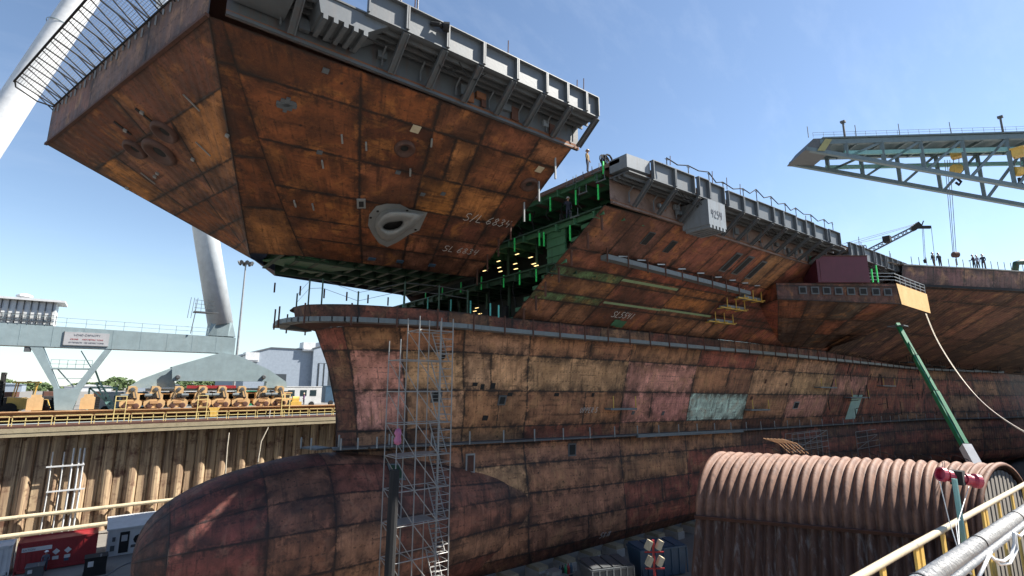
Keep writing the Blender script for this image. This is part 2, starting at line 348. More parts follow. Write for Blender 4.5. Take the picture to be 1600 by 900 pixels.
def chalk(txt, S, o, ux, uy, n, h, parent, name='chalk_writing', wd=.05, mat=None):
    """handwriting in chalk on a plate: thin raised ribbons, o = left foot of the text"""
    mb = MB(); x = 0
    for ch in txt:
        for st in STROKES.get(ch, []):
            pts = [o + ux * ((x + p[0]) * h * .62) + uy * (p[1] * h) + n * .03 for p in st]
            for a, b in zip(pts, pts[1:]): mb.bar(a, b, wd, .02, n)
        x += .55 if ch in ' 1' else .95 if ch == '/' else 1.05
    return mb.build(name, mat or M['chalk'], parent)
def fonttext(txt, size, mat, parent, loc, rot, name='lettering', align='CENTER'):
    cu = bpy.data.curves.new(name, 'FONT'); cu.body = txt; cu.size = size; cu.align_x = align; cu.extrude = .004
    o = bpy.data.objects.new(name + '_curve', cu); SC.collection.objects.link(o)
    bpy.context.view_layer.update(); me = bpy.data.meshes.new_from_object(o.evaluated_get(bpy.context.evaluated_depsgraph_get()))
    bpy.data.objects.remove(o); bpy.data.curves.remove(cu)
    m = bpy.data.objects.new(name, me); SC.collection.objects.link(m); me.materials.clear(); me.materials.append(mat)
    m.parent = parent; m.location = V(loc) - origin(parent); m.rotation_euler = rot; return m

# ================================================================== SETTING
FLOOR, YARD, QUAY = -17.0, -3.6, -1.62
PX0, PX1, PY0, PY1 = -70, 300, .6, 82.6
mb = MB()
B_ = 4000
mb.sheet([(-B_, PY1 + .2, YARD), (B_, PY1 + .2, YARD), (B_, B_, YARD), (-B_, B_, YARD)])
mb.sheet([(-B_, -B_, YARD), (PX0, -B_, YARD), (PX0, PY1 + .2, YARD), (-B_, PY1 + .2, YARD)])
mb.sheet([(PX1, -B_, YARD), (B_, -B_, YARD), (B_, PY1 + .2, YARD), (PX1, PY1 + .2, YARD)])
mb.sheet([(PX0, -B_, YARD), (PX1, -B_, YARD), (PX1, -45, YARD), (PX0, -45, YARD)])
mb.build('ground', M['yard'], kind='structure')
MB().box((PX0 - 1, -1, FLOOR - .4), (PX1 + 1, PY1 + 2, FLOOR)).build('dock_floor', M['floor'], kind='structure')
MB().box((PX0 - 1, -45, YARD - .2), (PX1 + 1, -.2, QUAY)).build('quay', M['conc'], kind='structure')
mb = MB().box((PX0, -.2, FLOOR), (PX1, .6, QUAY - .35)); mb.box((PX0, -.2, QUAY - .35), (PX1, .75, QUAY))
mb.build('dock_wall', M['conc'], label='concrete near side dock wall under the yellow railing', cat='wall')
for nm, x in (('head', PX0), ('end', PX1)):
    MB().box((x - 1, -.2, FLOOR), (x, PY1 + 1, YARD)).build('dock_wall', M['conc'], label='plain concrete wall closing the %s of the dock' % ('bow end' if nm == 'head' else 'stern end'), cat='wall')

# far wall: king piles with sheets between
wall = empty('sheet_pile_wall', (0, 82, FLOOR), 'tall tan and rust sheet pile wall with round piles on far side of dock', 'wall')
prof = []; x = -24.
while x < 60:
    for k in range(9):
        a = math.pi * k / 8; prof.append((x + .62 - .62 * math.cos(a), 82.0 - .62 * math.sin(a)))
    prof += [(x + 1.27, 82.0), (x + 1.35, 81.85), (x + 2.3, 81.85), (x + 2.38, 82.0)]; x += 2.45
while x < PX1:
    prof += [(x, 81.6), (x + 1.2, 81.6), (x + 1.3, 82), (x + 2.4, 82)]; x += 2.45
prof = [(PX0, 82)] + prof + [(PX1, 82)]
mb = MB().rings([[(x, y, FLOOR) for x, y in prof], [(x, y, YARD - .9) for x, y in prof]], closed=False)
mb.build('sheet_piling', M['pile'], wall)
mb = MB().box((PX0, 79.45, -5.62), (PX1, 79.65, -5.2)); mb.box((PX0, 79.4, -5.18), (PX1, 79.65, -4.68))
mb.build('timber_fascia', M['timber'], wall)
MB().box((PX0, 79.42, -4.66), (PX1, 83.2, -4.45)).build('walkway', M['dkrust'], wall)  # dark colour puts the rail girder's shadow into the walkway floor
mb = MB()
for k in range(60): mb.bar((-40 + k * 3.7, 79.66, -5.1), (-40 + k * 3.7, 81.7, -6.1), .2, .25)
mb.build('bracket_row', M['dkrust'], wall)
mb = MB().ibeam((PX0, 82.6, -3.3), (PX1, 82.6, -3.3), 1.2, .62, .1); mb.build('crane_rail_girder', M['rail'], label='long rust orange girder carrying the crane rail along the far dock edge', cat='girder')
MB().box((PX0, 83.75, -4.4), (PX1, 84.6, YARD + .1)).build('yard_edge', M['dkrust'], kind='structure')  # dark face carries the shadow below the rail girder in its colour
# yellow handrail sections on the far walkway
proto = None; GRAIL = 'yellow handrail sections along far walkway'
for k in range(18):
    x = -15 + k * 3.55
    if proto is None:
        proto = empty('handrail', (x, 79.85, -4.45), '', 'handrail', GRAIL)
        for q in (0, 1.1, 2.2, 3.3): MB().bar((x + q, 79.85, -4.45), (x + q, 79.85, -3.42), .08).build('post', M['handrail'], proto)
        for z in (-3.4, -3.9): MB().bar((x, 79.8, z), (x + 3.3, 79.8, z), .08).build('rail', M['handrail'], proto)
        o = proto
    else: o = copy_tree(proto); o.location.x = x
    o['label'] = 'yellow two bar handrail section on the walkway at the far dock edge'
# service pipes on the far wall
PA = onY(0, 812, 80.8); PB = onY(300, 781, 80.8)
mb = MB().tube([(-40, 80.8, PA.z), (60, 80.8, PA.z + .1)], .22, 10)
for k in range(24): mb.box((-38 + k * 4, 80.75, PA.z - .35), (-37.8 + k * 4, 81.9, PA.z - .22))
mb.build('wall_pipe', M['lamp'], label='upper cream pipe running level along the sheet pile wall', cat='pipe', smooth=False)
PC = onY(0, 840, 79.5)
mb = MB().tube([(-40, 79.5, PC.z), (60, 79.5, PC.z + .1)], .24, 10)
for k in range(24): mb.box((-38 + k * 4, 79.4, FLOOR), (-37.7 + k * 4, 79.6, PC.z - .2))
mb.build('wall_pipe', M['lamp'], label='lower cream pipe on short posts at foot of the sheet pile wall', cat='pipe')
for i, (u0, u1) in enumerate(((83, 73), (101, 91), (116, 103), (126, 110), (133, 118))):
    a = onY(u0, 700 if i > 1 else 706, 81.0); b = onY(u1, 836, 81.0)
    MB().tube([(a.x, 81.0, a.z), (a.x + .05, 81.0, (a.z + b.z) / 2), (a.x, 81.0, b.z)], .07 if i < 2 else .1, 6).build('standpipe', M['white'], label='thin pale vertical pipe in the bundle fixed to the far sheet pile wall', cat='pipe', group='vertical pipes on the far wall')
mb = MB()
for v in (729, 768): 
    a = onY(72, v + 1, 80.85); b = onY(132, v - 2, 80.85); mb.bar(a, (b.x, 80.85, a.z), .12, .16)
mb.build('pipe_clamp', M['white'], label='pair of pale cross bars clamping the vertical pipes to the wall', cat='clamp')
for i, pts in enumerate(([(422, 640), (419, 668), (408, 690), (403, 722)], [(358, 676), (355, 700), (352, 745)])):
    MB().tube([onY(u, v, 79.6 - .02 * k) for k, (u, v) in enumerate(pts)], .07, 6).build('hose', M['rope'], label=['long pale hose hanging from the yellow handrail down the far wall', 'short thin hose hanging on the far wall beside the long hose'][i], cat='hose')

# ================================================================== SHIP UNDER CONSTRUCTION
ship = empty('aircraft_carrier', (60, 40, FLOOR), 'huge rusty ship hull under construction with bulbous bow and stepped bow deck', 'ship')
# ---- lower hull, port side: waterline polylines (bow -> stern)
LV = [
 [(11.95, 40, 4.2), (13.2, 37.4, 4.25), (20, 34.3, 4.3), (27, 33.9, 4.3), (43, 33.0, 4.1), (67, 31.8, 3.7), (95, 31.3, 3.3), (125, 30.6, 2.9), (158, 23.6, 2.6), (298, 20.5, 2.0)],
 [(13.1, 40, 1.5), (14.4, 38.5, 1.5), (21, 36.1, 1.5), (28, 35.5, 1.4), (43.5, 34.5, 1.2), (67.5, 33.2, .7), (95, 32.4, .3), (125, 30.9, 0), (158, 23.2, -.4), (298, 20.3, -1)],
 [(13.95, 40, -1.8), (15.2, 39.1, -1.8), (22, 37.3, -1.8), (29, 36.8, -1.9), (44, 35.8, -2.1), (68, 34.5, -2.5), (95, 33.4, -2.9), (125, 31.2, -3.2), (158, 22.8, -3.5), (298, 20.2, -4)],
 [(14.15, 40, -4.5), (15.6, 39.4, -4.55), (22.5, 38.4, -4.65), (29.5, 38.0, -4.8), (45, 37.1, -5.1), (69, 35.9, -5.6), (95, 34.6, -6), (125, 31.4, -6.3), (158, 22.5, -6.6), (298, 20.1, -7)],
 [(14.2, 40, -9.5), (16, 39.3, -9.5), (23, 38.4, -9.5), (30, 37.9, -9.6), (45.5, 37.2, -10), (69, 36.2, -10.2), (95, 34.9, -10.4), (125, 31.6, -10.6), (158, 22.4, -10.8), (298, 20.1, -11)],
 [(14.3, 40, -14.3), (16, 39.3, -14.3), (23, 38.3, -14.3), (30, 37.9, -14.3), (46, 37.4, -14.3), (69, 36.8, -14.3), (95, 35.7, -14.3), (125, 32.4, -14.3), (158, 22.8, -14.3), (298, 20.4, -14.3)],
 [(15, 40, -15.9), (17, 39.6, -15.9), (24, 39.0, -15.9), (31, 38.7, -15.9), (47, 38.6, -15.9), (70, 38.4, -15.9), (96, 37.6, -15.9), (126, 35, -15.9), (158, 25, -15.9), (298, 22.5, -15.9)]]
TS = [0, .28, .61, .89, 1.38, 1.86, 2.06]
SH = levelsurf(LV, TS)
mb = MB()
rows = [0, .17, .47, .78, .93, 1.12, 1.38, 1.66, 1.9, 2.06]
cols = [0, 1, 1.55, 2.25, 3.08, 3.88, 4.38, 4.86, 5.25, 5.7, 6.15, 6.6, 7, 7.25, 7.5, 7.75, 8, 8.12, 8.3, 8.6, 9]
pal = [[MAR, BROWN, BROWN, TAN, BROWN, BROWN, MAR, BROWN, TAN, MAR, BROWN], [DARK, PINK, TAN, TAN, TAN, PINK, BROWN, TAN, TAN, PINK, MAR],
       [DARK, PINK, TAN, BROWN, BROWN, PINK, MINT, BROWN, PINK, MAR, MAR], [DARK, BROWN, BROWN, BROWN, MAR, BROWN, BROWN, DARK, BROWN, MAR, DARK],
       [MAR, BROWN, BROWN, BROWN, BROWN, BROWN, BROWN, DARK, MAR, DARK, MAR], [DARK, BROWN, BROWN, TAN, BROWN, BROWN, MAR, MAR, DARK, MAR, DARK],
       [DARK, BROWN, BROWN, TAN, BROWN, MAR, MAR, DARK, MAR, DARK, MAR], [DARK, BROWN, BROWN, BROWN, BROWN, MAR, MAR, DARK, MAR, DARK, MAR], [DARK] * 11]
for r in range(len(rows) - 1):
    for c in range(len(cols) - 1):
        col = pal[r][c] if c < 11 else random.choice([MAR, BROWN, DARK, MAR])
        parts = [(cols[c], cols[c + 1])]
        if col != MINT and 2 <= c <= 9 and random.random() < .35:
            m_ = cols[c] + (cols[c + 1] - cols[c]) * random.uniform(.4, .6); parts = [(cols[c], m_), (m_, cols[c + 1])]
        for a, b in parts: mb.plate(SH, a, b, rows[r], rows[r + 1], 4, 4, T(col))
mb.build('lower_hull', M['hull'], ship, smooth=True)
mb = MB()   # far (starboard) side of the lower hull, plain
mb.rings([[(p[0], 80 - p[1], p[2]) for p in l] for l in LV], closed=False)
mb.rings([[(p[0], p[1], p[2]) for p in LV[-1]], [(p[0], 80 - p[1], p[2]) for p in LV[-1]]], closed=False)
mb.build('starboard_shell', M['dkrust'], ship)
# ---- deck edge of the lower bow
DK = [(10.3, 40, 5.75), (10.75, 37.6, 5.7), (13.5, 35.2, 5.65), (20, 33.75, 5.6), (26, 33.5, 5.5), (43, 32.6, 5.3), (67, 31.4, 5.0), (95, 30.9, 4.6), (125, 30.2, 4.2), (158, 23.2, 3.9), (298, 20.2, 3.2)]
SD_ = levelsurf([DK, [(p[0] + (.25 if i < 2 else .1), p[1] + (.05 if i < 1 else .15), p[2] - 1.05) for i, p in enumerate(DK)]], [0, 1])
mb = MB()
for a, b, c in ((0, 1, DARK), (1, 2, DARK), (2, 3, MAR), (3, 3.6, BROWN), (3.6, 4, MAR), (4, 4.6, MAR), (4.6, 5, BROWN), (5, 5.5, MAR), (5.5, 6, BROWN), (6, 7, MAR), (7, 8, MAR), (8, 9, MAR), (9, 10, MAR)): mb.plate(SD_, a, b, 0, 1, 5, 2, T([x * .75 for x in c]))
mb.build('deck_strake', M['hull'], ship, smooth=True)
mb = MB()   # underside of the blunt bow deck and the deck sheet itself
pd = [poly(DK, i / 4) for i in range(0, 41)]
mb.add([p for p in pd] + [V((p.x, 80 - p.y, p.z)) for p in reversed(pd)], [tuple(range(len(pd) * 2))])
mb.build('main_deck', M['dkrust'], ship)
LW = [poly(DK, i / 4) - V((0, 0, 1.05)) for i in range(0, 41)]
HW = [SH(k / 8 if k < 8 else k / 4 - 1, 0) for k in range(41)]
mb = MB().rings([LW, HW], closed=False)
mb.rings([[V((p.x, 80 - p.y, p.z)) for p in LW], [V((p.x, 80 - p.y, p.z)) for p in HW]], closed=False)
mb.build('knuckle_plate', M['dkrust'], ship)
# ---- bulbous bow
BK = 40.0; rs = []
prof = [(2.3, .0), (2.36, .7), (2.6, 1.7), (3.2, 2.65), (4.3, 3.5), (6, 4.28), (8.2, 4.88), (11, 5.35), (14, 5.4), (17.5, 5.2), (21, 4.7), (25, 4), (29, 3.5), (33, 3.2), (38, 3)]
def SB(s, t):
    r = poly([(x, q, 0) for x, q in prof], s); ang = math.pi * (.5 + t)   # t 0 = top, .5 = port, 1 = bottom
    sn = math.sin(ang); x = r.x; zc = -10.45 - .02 * max(0, x - 14)
    def lerp_(tab):
        for (a, b), (c, d) in zip(tab, tab[1:]):
            if x <= c: f = (x - a) / (c - a); f = f * f * (3 - 2 * f) if False else f; return b + (d - b) * f
        return tab[-1][1]
    hb = r.y * .92 if x < 14 else lerp_([(14, 4.97), (17.5, 4.62), (21, 4.0), (25, 3.05), (29, 2.36), (33, 2.1), (38, 1.95)])
    ru = r.y if x < 14 else lerp_([(14, 5.4), (17.5, 5.15), (21, 4.7), (25, 4.2), (29, 3.9), (33, 3.8), (38, 3.8)])
    return V((x, BK + hb * math.cos(ang), zc + (ru if sn > 0 else max(ru, 5.3 if x > 14 else r.y)) * 1.02 * sn))
mb = MB(); bc = [0, 3.6, 6.2, 7.6, 9.0, 10.2, 12, 14]; br = [0, .15, .3, .42, .57, .7, 1]
for r in range(len(br) - 1):
    for c in range(len(bc) - 1):
        col = (.25, .075, .06) if c < 2 or (r == 0 and c < 3) else random.choice([(.36, .165, .10), (.31, .135, .085), (.40, .20, .12), (.29, .11, .075)])
        if c == 0: col = (.17, .065, .045)
        mb.plate(SB, bc[c], bc[c + 1], br[r], br[r + 1], 6, 4, T(col))
n0 = len(mb.f)
mb.build('bulbous_bow', M['bulb'], ship, smooth=True)
MB().rings([[SB(k * .5, 1 + j / 10) for j in range(11)] for k in range(29)], closed=False).build('bulb_starboard', M['dkrust'], ship, smooth=True)
# ---- flared upper side aft of the cut
CX = 26.0
FT = [(26, 23, 12.4), (34, 22.5, 12.4), (44.5, 22.35, 12.4), (53, 22.2, 12.4), (62, 22.1, 12.4), (92, 22, 12.2)]
FB = [(26, 33.5, 5.5), (34, 33.05, 5.42), (44.5, 32.5, 5.3), (53, 32.1, 5.2), (62, 31.65, 5.08), (92, 31.0, 4.7)]
FM = [tuple((V(a) * .5 + V(b) * .5) + V((0, .35, -.15))) for a, b in zip(FT, FB)]
SF = levelsurf([FB, FM, FT], [0, .5, 1])
mb = MB(); RED = (.27, .095, .06); OR2 = (.30, .14, .075)
fr = [(0, .22), (.22, .30), (.30, .46), (.46, .54), (.54, .68), (.68, 1)]
fc = [0, .95, 1.7, 2.5, 3.1, 3.8, 5]
pf = {0: [OR2, RED, OR2, BROWN, MAR, MAR], 1: [GRN, RED, OR2, MAR, MAR, MAR], 2: [OR2, RED, ORG, MAR, MAR, MAR], 3: [GRN, OR2, ORG, MAR, MAR, MAR], 4: [RED, MAR, MAR, MAR, MAR, MAR], 5: [(.24, .11, .075), RED, (.29, .1, .06), (.34, .17, .085), MAR, MAR]}
for r, (t0, t1) in enumerate(fr):
    for c in range(6):
        if pf[r][c] == GRN: mb.plate(SF, fc[c], fc[c + 1], t0, t1, 4, 1, T((.13, .24, .115), .03)); continue
        if r in (0, 5) and c < 4:
            m_ = (fc[c] + fc[c + 1]) / 2
            mb.plate(SF, fc[c], m_, t0, t1, 2, 4, T(pf[r][c])); mb.plate(SF, m_, fc[c + 1], t0, t1, 2, 4, T(pf[r][c]))
        else: mb.plate(SF, fc[c], fc[c + 1], t0, t1, 4, 3, T(pf[r][c]))
mb.build('flared_side', M['block'], ship, smooth=True)
stripe_m = paint('stripe_primer', (.26, .36, .2), .7, .4)
for a, b, t in ((.95, 1.68, .5), (.98, 1.72, .26), (1.72, 2.6, .27)):
    mb = MB()
    for k in range(6):
        s0 = a + (b - a) * k / 6; s1 = a + (b - a) * (k + 1) / 6; o_ = V((0, -.012, -.02))
        mb.add([SF(s0, t) + o_, SF(s1, t) + o_, SF(s1, t + .022) + o_, SF(s0, t + .022) + o_], [(0, 1, 2, 3)])
    mb.build('primer_stripe', stripe_m, ship)
# starboard side + cut face interior
mb = MB().rings([[(p[0], 80 - p[1], p[2]) for p in FB], [(p[0], 80 - p[1], p[2]) for p in FT]], closed=False); mb.build('starboard_flare', M['dkrust'], ship)
mb = MB().add([(CX, 21.5, 15.35), (80, 20.5, 15.2), (80, 62, 15.2), (CX, 59, 15.35)], [(0, 1, 2, 3)]); mb.add([(CX, 23, 15.05), (80, 22, 14.9), (80, 62, 14.9), (CX, 59, 15.05)], [(0, 1, 2, 3)])
mb.add([(CX, 21.5, 15.35), (CX, 59, 15.35), (CX, 59, 15.05), (CX, 21.5, 15.05)], [(0, 1, 2, 3)])
mb.build('flight_deck', M['deck'], ship)
def half(z): return 33.5 + (23 - 33.5) * max(0, min(1, (z - 5.5) / 6.9))
for z, x1 in ((12.3, 40), (9.1, 40)):
    y0 = half(z) + .1; xs = CX + (.0 if z > 10 else -.2)
    MB().hexa([(xs, y0, z), (x1, y0 - .4, z), (x1, 57, z), (xs, 57, z), (xs, y0, z + .12), (x1, y0 - .4, z + .12), (x1, 57, z + .12), (xs, 57, z + .12)]).build('inner_deck', M['dkgreen'], ship)
    mb = MB()
    for k in range(14):
        y = y0 + .8 + k * 2.0
        if y < 56: mb.ibeam((xs + .02, y, z - .3), (x1, y, z - .3), .25, .5, .06)
    for k in range(7): mb.ibeam((xs + .35 + k * 2.2, y0 + .1, z - .22), (xs + .35 + k * 2.2, 56, z - .22), .2, .36, .05)
    mb.build('deck_beam', M['mdgreen'] if z > 10 else M['dkgreen'], ship)
mb = MB()
for k in range(16): mb.ibeam((CX + .02, 23.8 + k * 2.0, 14.75), (40, 23.8 + k * 2.0, 14.75), .25, .55, .06)
for k in range(7): mb.ibeam((CX + .3 + k * 2.2, 23.4, 14.85), (CX + .3 + k * 2.2, 56, 14.85), .2, .36, .05)
mb.build('deck_beam', M['mdgreen'], ship)
mb = MB().box((31, half(5.6) + .4, 5.6), (31.15, 57, 9.0)); mb.box((30, half(9.2) + .4, 9.25), (30.15, 57, 12.2)); mb.box((31.5, 23.4, 12.45), (31.65, 57, 15))
mb.build('bulkhead', M['interior'], ship)
mb = MB().box((CX + .5, 27.5, 9.22), (CX + .65, 29.6, 12.0))
for z in (9.9, 10.7, 11.4): mb.box((CX + .38, 27.5, z), (CX + .5, 29.6, z + .07))
mb.build('bulkhead_panel', M['mdgreen'], ship)
for y in (32, 36, 41): MB().tube([(CX + 1.5, y, 9.2), (CX + 1.5, y, 12.2)], .13, 8).build('pillar', M['dkgreen'], ship)
for y in (36.5, 40, 45): MB().tube([(CX + 2, y, 5.6), (CX + 2, y, 9.0)], .15, 8).build('pillar', M['dkgreen'], ship)
mb = MB()
for k in range(10):
    t = k / 9; y = 23.2 + 10.2 * t; z = 12.35 - 6.8 * t
    mb.bar((CX + .5, y + .15, z), (CX + .5, y + 1.4, z - .05), .08, .3)
mb.build('side_frame', M['mdgreen'], ship)
for px in ((500 + 0, 0),):
    pass
for u, v in ((808, 397), (829, 402), (834, 412), (805, 412), (836, 420), (806, 420), (779, 408), (780, 418), (782, 424), (757, 423), (742, 486), (750, 490), (745, 481), (838, 415)):
    p = onX(u, v, CX + 1.2); MB().box((p.x - .06, p.y - .24, p.z - .025), (p.x + .06, p.y + .24, p.z + .005)).build('work_lamp', M['glow'], ship)
def posts(px, name, mat, parent, plane=None, x=None, w_=.09):
    for u, v0, v1 in px:
        b = onX(u, v1, x); tp = onX(u, v0, x); MB().bar((b.x, b.y, b.z), (b.x, b.y, tp.z), w_).build(name, mat, parent)
posts([(900, 297, 320), (935, 288, 312), (891, 352, 376), (860, 308, 330), (850, 363, 385), (843, 364, 384), (804, 372, 393), (787, 430, 449), (812, 423, 445), (838, 417, 440), (752, 432, 453), (720, 440, 457), (691, 440, 462), (665, 447, 465), (943, 252, 272), (828, 334, 345)], 'stanchion', M['brightgreen'], ship, x=CX - .05)
posts([(668, 465, 487), (704, 468, 492), (735, 470, 492), (766, 474, 494), (779, 477, 496), (630, 462, 482)], 'stanchion', M['tealpost'], ship, x=CX - 2)
for u, v in ((890, 290), (905, 283), (930, 270), (897, 339), (938, 283), (910, 302)):
    p = onX(u, v, CX - .1); mb = MB().bar((p.x, p.y - .5, p.z), (p.x, p.y + .4, p.z), .12, .06)
    for q in (-.4, .3): mb.bar((p.x, p.y + q, p.z), (p.x, p.y + q, p.z + .6), .04)
    mb.build('hanging_bracket', M['ledge'], ship)
mb = MB()
for k in range(26):
    y = random.uniform(25, 45); z0 = random.choice([5.6, 9.2, 12.4]); y = max(y, half(z0 + .5) + .6); x = CX + random.uniform(.4, 3.5)
    s_ = random.uniform(.2, .6); MB().box((x, y, z0 + .02), (x + s_, y + s_ * random.uniform(.6, 2), z0 + random.uniform(.3, 1.5))).build('machine_box', M['black'], ship)
mb = MB()
for k in range(12):
    y = 26 + k * 1.8; MB().tube([(CX + .8, y, 14.4), (CX + .7, y + .3, 13.6), (CX + .9, y + .1, 12.6 if k % 2 else 13.2)], .05, 5).build('cable_run', M['black'], ship)
    MB().tube([(CX + .6, y + 8, 9), (CX + .7, y + 8.3, 8), (CX + .9, y + 8.1, 6.6)], .05, 5).build('cable_run', M['black'], ship)

# ---- gallery walkway along the deck edge
def gallery_extras(x0, x1, yw, yo, zb, zd, zt, parent, n, seed):
    rg = random.Random(seed)
    for k in range(n):
        a = rg.uniform(x0 + .5, x1 - 3); b = a + rg.uniform(1.5, 4); sag = rg.uniform(.2, .7); y = yo + rg.uniform(.1, 1.2)
        MB().tube([V((a, y, zd - .1)), V((a * .7 + b * .3, y, zd - .1 - sag)), V((a * .35 + b * .65, y + .1, zd - .1 - sag * .95)), V((b, y, zd - .12))], .03, 5).build('hanging_cable', M['black'], parent)
    for k in range(n):
        x = rg.uniform(x0 + .5, x1 - 1); w_ = rg.uniform(.25, .7); h_ = rg.uniform(.25, .6); z = rg.uniform(zb + .5, zd - .7)
        MB().box((x, yw - .35, z), (x + w_, yw - .12, z + h_)).build('junction_box', M[rg.choice(['darkgrey', 'grey', 'rust', 'boxgrey'])], parent)
    for k in range(n // 2):
        x = rg.uniform(x0 + .5, x1 - 1); MB().tube([V((x, yo - .06, zt - .05)), V((x, yo - .1, zt + rg.uniform(.4, 1.0)))], .03, 5).build('rail_stub', M['dkrust'], parent)
    for k in range(n // 2):
        x = rg.uniform(x0 + .5, x1 - 1.4); w_ = rg.uniform(.3, .8); h_ = rg.uniform(.3, .9); z = rg.uniform(zb + .25, zd - 1.1)
        MB().box((x, yw - .32, z), (x + w_, yw - .22, z + h_)).build('weld_patch', M[rg.choice(['rust', 'dkrust', 'mdgreen'])], parent)
def gallery(x0, x1, yw, yo0, yo1, zb, zd, zt, parent, panels, wallm='gal', brk=None, zbr=None):
    f = lambda x: yo0 + (yo1 - yo0) * (x - x0) / (x1 - x0)
    gallery_extras(x0, x1, yw, (yo0 + yo1) / 2, zb, zd, zt, parent, int((x1 - x0) / 2.2), int(x0 * 10))
    mb = MB().add([(x0, yw, zb - .02), (x1, yw - .2, zb - .02), (x1, yw - .2, zt), (x0, yw, zt)], [(0, 1, 2, 3)]); mb.box((x0, yw - .05, zb - .05), (x1, yw - .25, zb + .1))
    mb.build('gallery_wall', M[wallm], parent)
    MB().add([(x0, yw - .07, zb - .06), (x1, yw - .27, zb - .06), (x1, yw - .22, zb + .3), (x0, yw - .02, zb + .3)], [(0, 1, 2, 3)]).build('weld_strip', M['rust'], parent)
    mb = MB().hexa([(x0, f(x0), zd), (x1, f(x1), zd), (x1, yw - .2, zd), (x0, yw, zd), (x0, f(x0), zd + .08), (x1, f(x1), zd + .08), (x1, yw - .2, zd + .08), (x0, yw, zd + .08)])
    n = int((x1 - x0) / 1.0)
    for q in (.25, .5, .75): mb.bar((x0, f(x0) + (yw - f(x0)) * q, zd - .12), (x1, f(x1) + (yw - f(x1)) * q - .1, zd - .12), .1, .22)
    mb.build('gallery_deck', M['darkgrey'], parent)
    for (a, b, zz) in panels:
        ya, yb = f(a), f(b)
        mb = MB().hexa([(a, ya, zd - .05), (b, yb, zd - .05), (b, yb + .03, zd - .05), (a, ya + .03, zd - .05), (a, ya, zz), (b, yb, zz), (b, yb + .03, zz), (a, ya + .03, zz)])
        mb.bar((a - .05, ya - .05, zz), (b + .05, yb - .05, zz), .38, .05); mb.bar((a - .05, ya - .02, zd - .05), (b + .05, yb - .02, zd - .05), .25, .06)
        mb.build('edge_panel', M['grey'], parent)
        for xx in ([a, b] if b - a < 3 else [a, (a + b) / 2, b]):
            y_ = f(xx); MB().box((xx - .035, y_ - .26, zd - .02), (xx + .035, y_ - .004, zz - .03)).build('flange_post', M['grey'], parent)
    for xx in brk or []:
        y_ = f(xx); mb = MB().ibeam((xx, y_ - .1, zd - .15), (xx, yw - .35, (zbr or zb) + .1), .22, .34, .05, (1, 0, 0))
        mb.build('bracket', M['gal'], parent)
        MB().tube([(xx - .45, yw - .3, zb + .35), (xx - .45, yw - .3, zd - .65), (xx - .45, yw - .75, zd - .3)], .05, 6).build('drain_pipe', M['grey'], parent)
pn = []; x = 28.4
for k, wd in enumerate([2.4, 2.2, .01, 1.3, 1.9, .01, 2.2, 2.0, 2.6, 1.6, 2.2, 1.8, 1.6, 2.6, .01, 2.4, 1.8, 1.6, 2.6, 2.2]):
    if wd > .1:
        if x + wd < 60: pn.append((x, x + wd, 15.5 + random.choice([0, 0, .12, -.1])))
        x += wd + .12
    else: x += .5
gallery(26.05, 60, 22.5, 20.75, 19.7, 12.4, 14.15, 15.5, ship, pn, 'galrust', brk=[28.2, 31, 33.8, 36.6, 39.8, 42.2, 44.6, 47, 49.2, 51.6, 54, 56.6, 59.4])
mb = MB().hexa([(26, 20.85, 14.5), (28.3, 20.7, 14.5), (28.3, 22.4, 14.5), (26, 22.4, 14.5), (26, 20.85, 15.45), (28.3, 20.7, 15.45), (28.3, 22.4, 15.45), (26, 22.4, 15.45)]); mb.build('gallery_end_plate', M['boxgrey'], ship)
mb = MB().box((34.4, 20.1, 11.95), (36.8, 22.4, 13.95))
for k in range(5): mb.box((34.5 + k * .47, 20.1, 11.7), (34.75 + k * .47, 22.2, 11.95))
bx = mb.build('outlet_box', M['boxgrey'], ship)
chalk('4254', None, V((34.75, 20.1, 12.6)), V((1, 0, 0)), V((0, 0, 1)), V((0, -1, 0)), .6, bx, wd=.06, mat=M['text'])
# second gallery stretch above the sponson shed
pn = []; x = 62.0
for wd in (3.2, 2.6, 3.0, 3.4, 1.2, 1.2, 1.2, 1.4): pn.append((x, x + wd, 15.3)); x += wd + .5
gallery(61.6, 82, 22.4, 20.2, 19.6, 12.3, 13.9, 15.3, ship, pn, 'galrust', brk=[63, 66, 69, 72, 75, 78])
# ---- sponson
A_, B2, C2 = V((53.4, 24.3, 10.4)), onZ(1400, 443, 10.4), onZ(1446, 460, 10.4)
A2, B3, C3 = V((53.4, 24.3, 8.7)), onZ(1403, 476, 8.3), onZ(1448, 490, 8.2); C2.y = C3.y = B3.y = B2.y
D1, D2, D3 = onZ(1216, 541, 5.05), onZ(1288, 544, 4.8), onZ(1310, 540, 4.75)
sp = MB(); S1 = bil(A_, B2, B3, A2)
for a, b, c in ((0, .3, MAR), (.3, 1, MAR)): sp.plate(S1, a, b, 0, .16, 3, 1, T((.2, .085, .07)))
sp.plate(S1, 0, 1, .16, 1, 4, 2, T((.11, .05, .042)))
S2 = bil(A2, B3, D2, D1)
for r in range(3):
    for c in range(4):
        sp.plate(S2, c / 4, (c + 1) / 4, r / 3, (r + 1) / 3, 2, 2, T(random.choice([(.13, .1, .085), (.34, .125, .075), (.15, .09, .07), (.30, .11, .07)])))
S3 = bil(B3, C3, D3, D2)
for c in range(3):
    for r in range(3): sp.plate(S3, c / 3, (c + 1) / 3, r / 3, (r + 1) / 3, 2, 2, T(random.choice([(.2, .10, .065), BROWN, (.14, .07, .05)])))
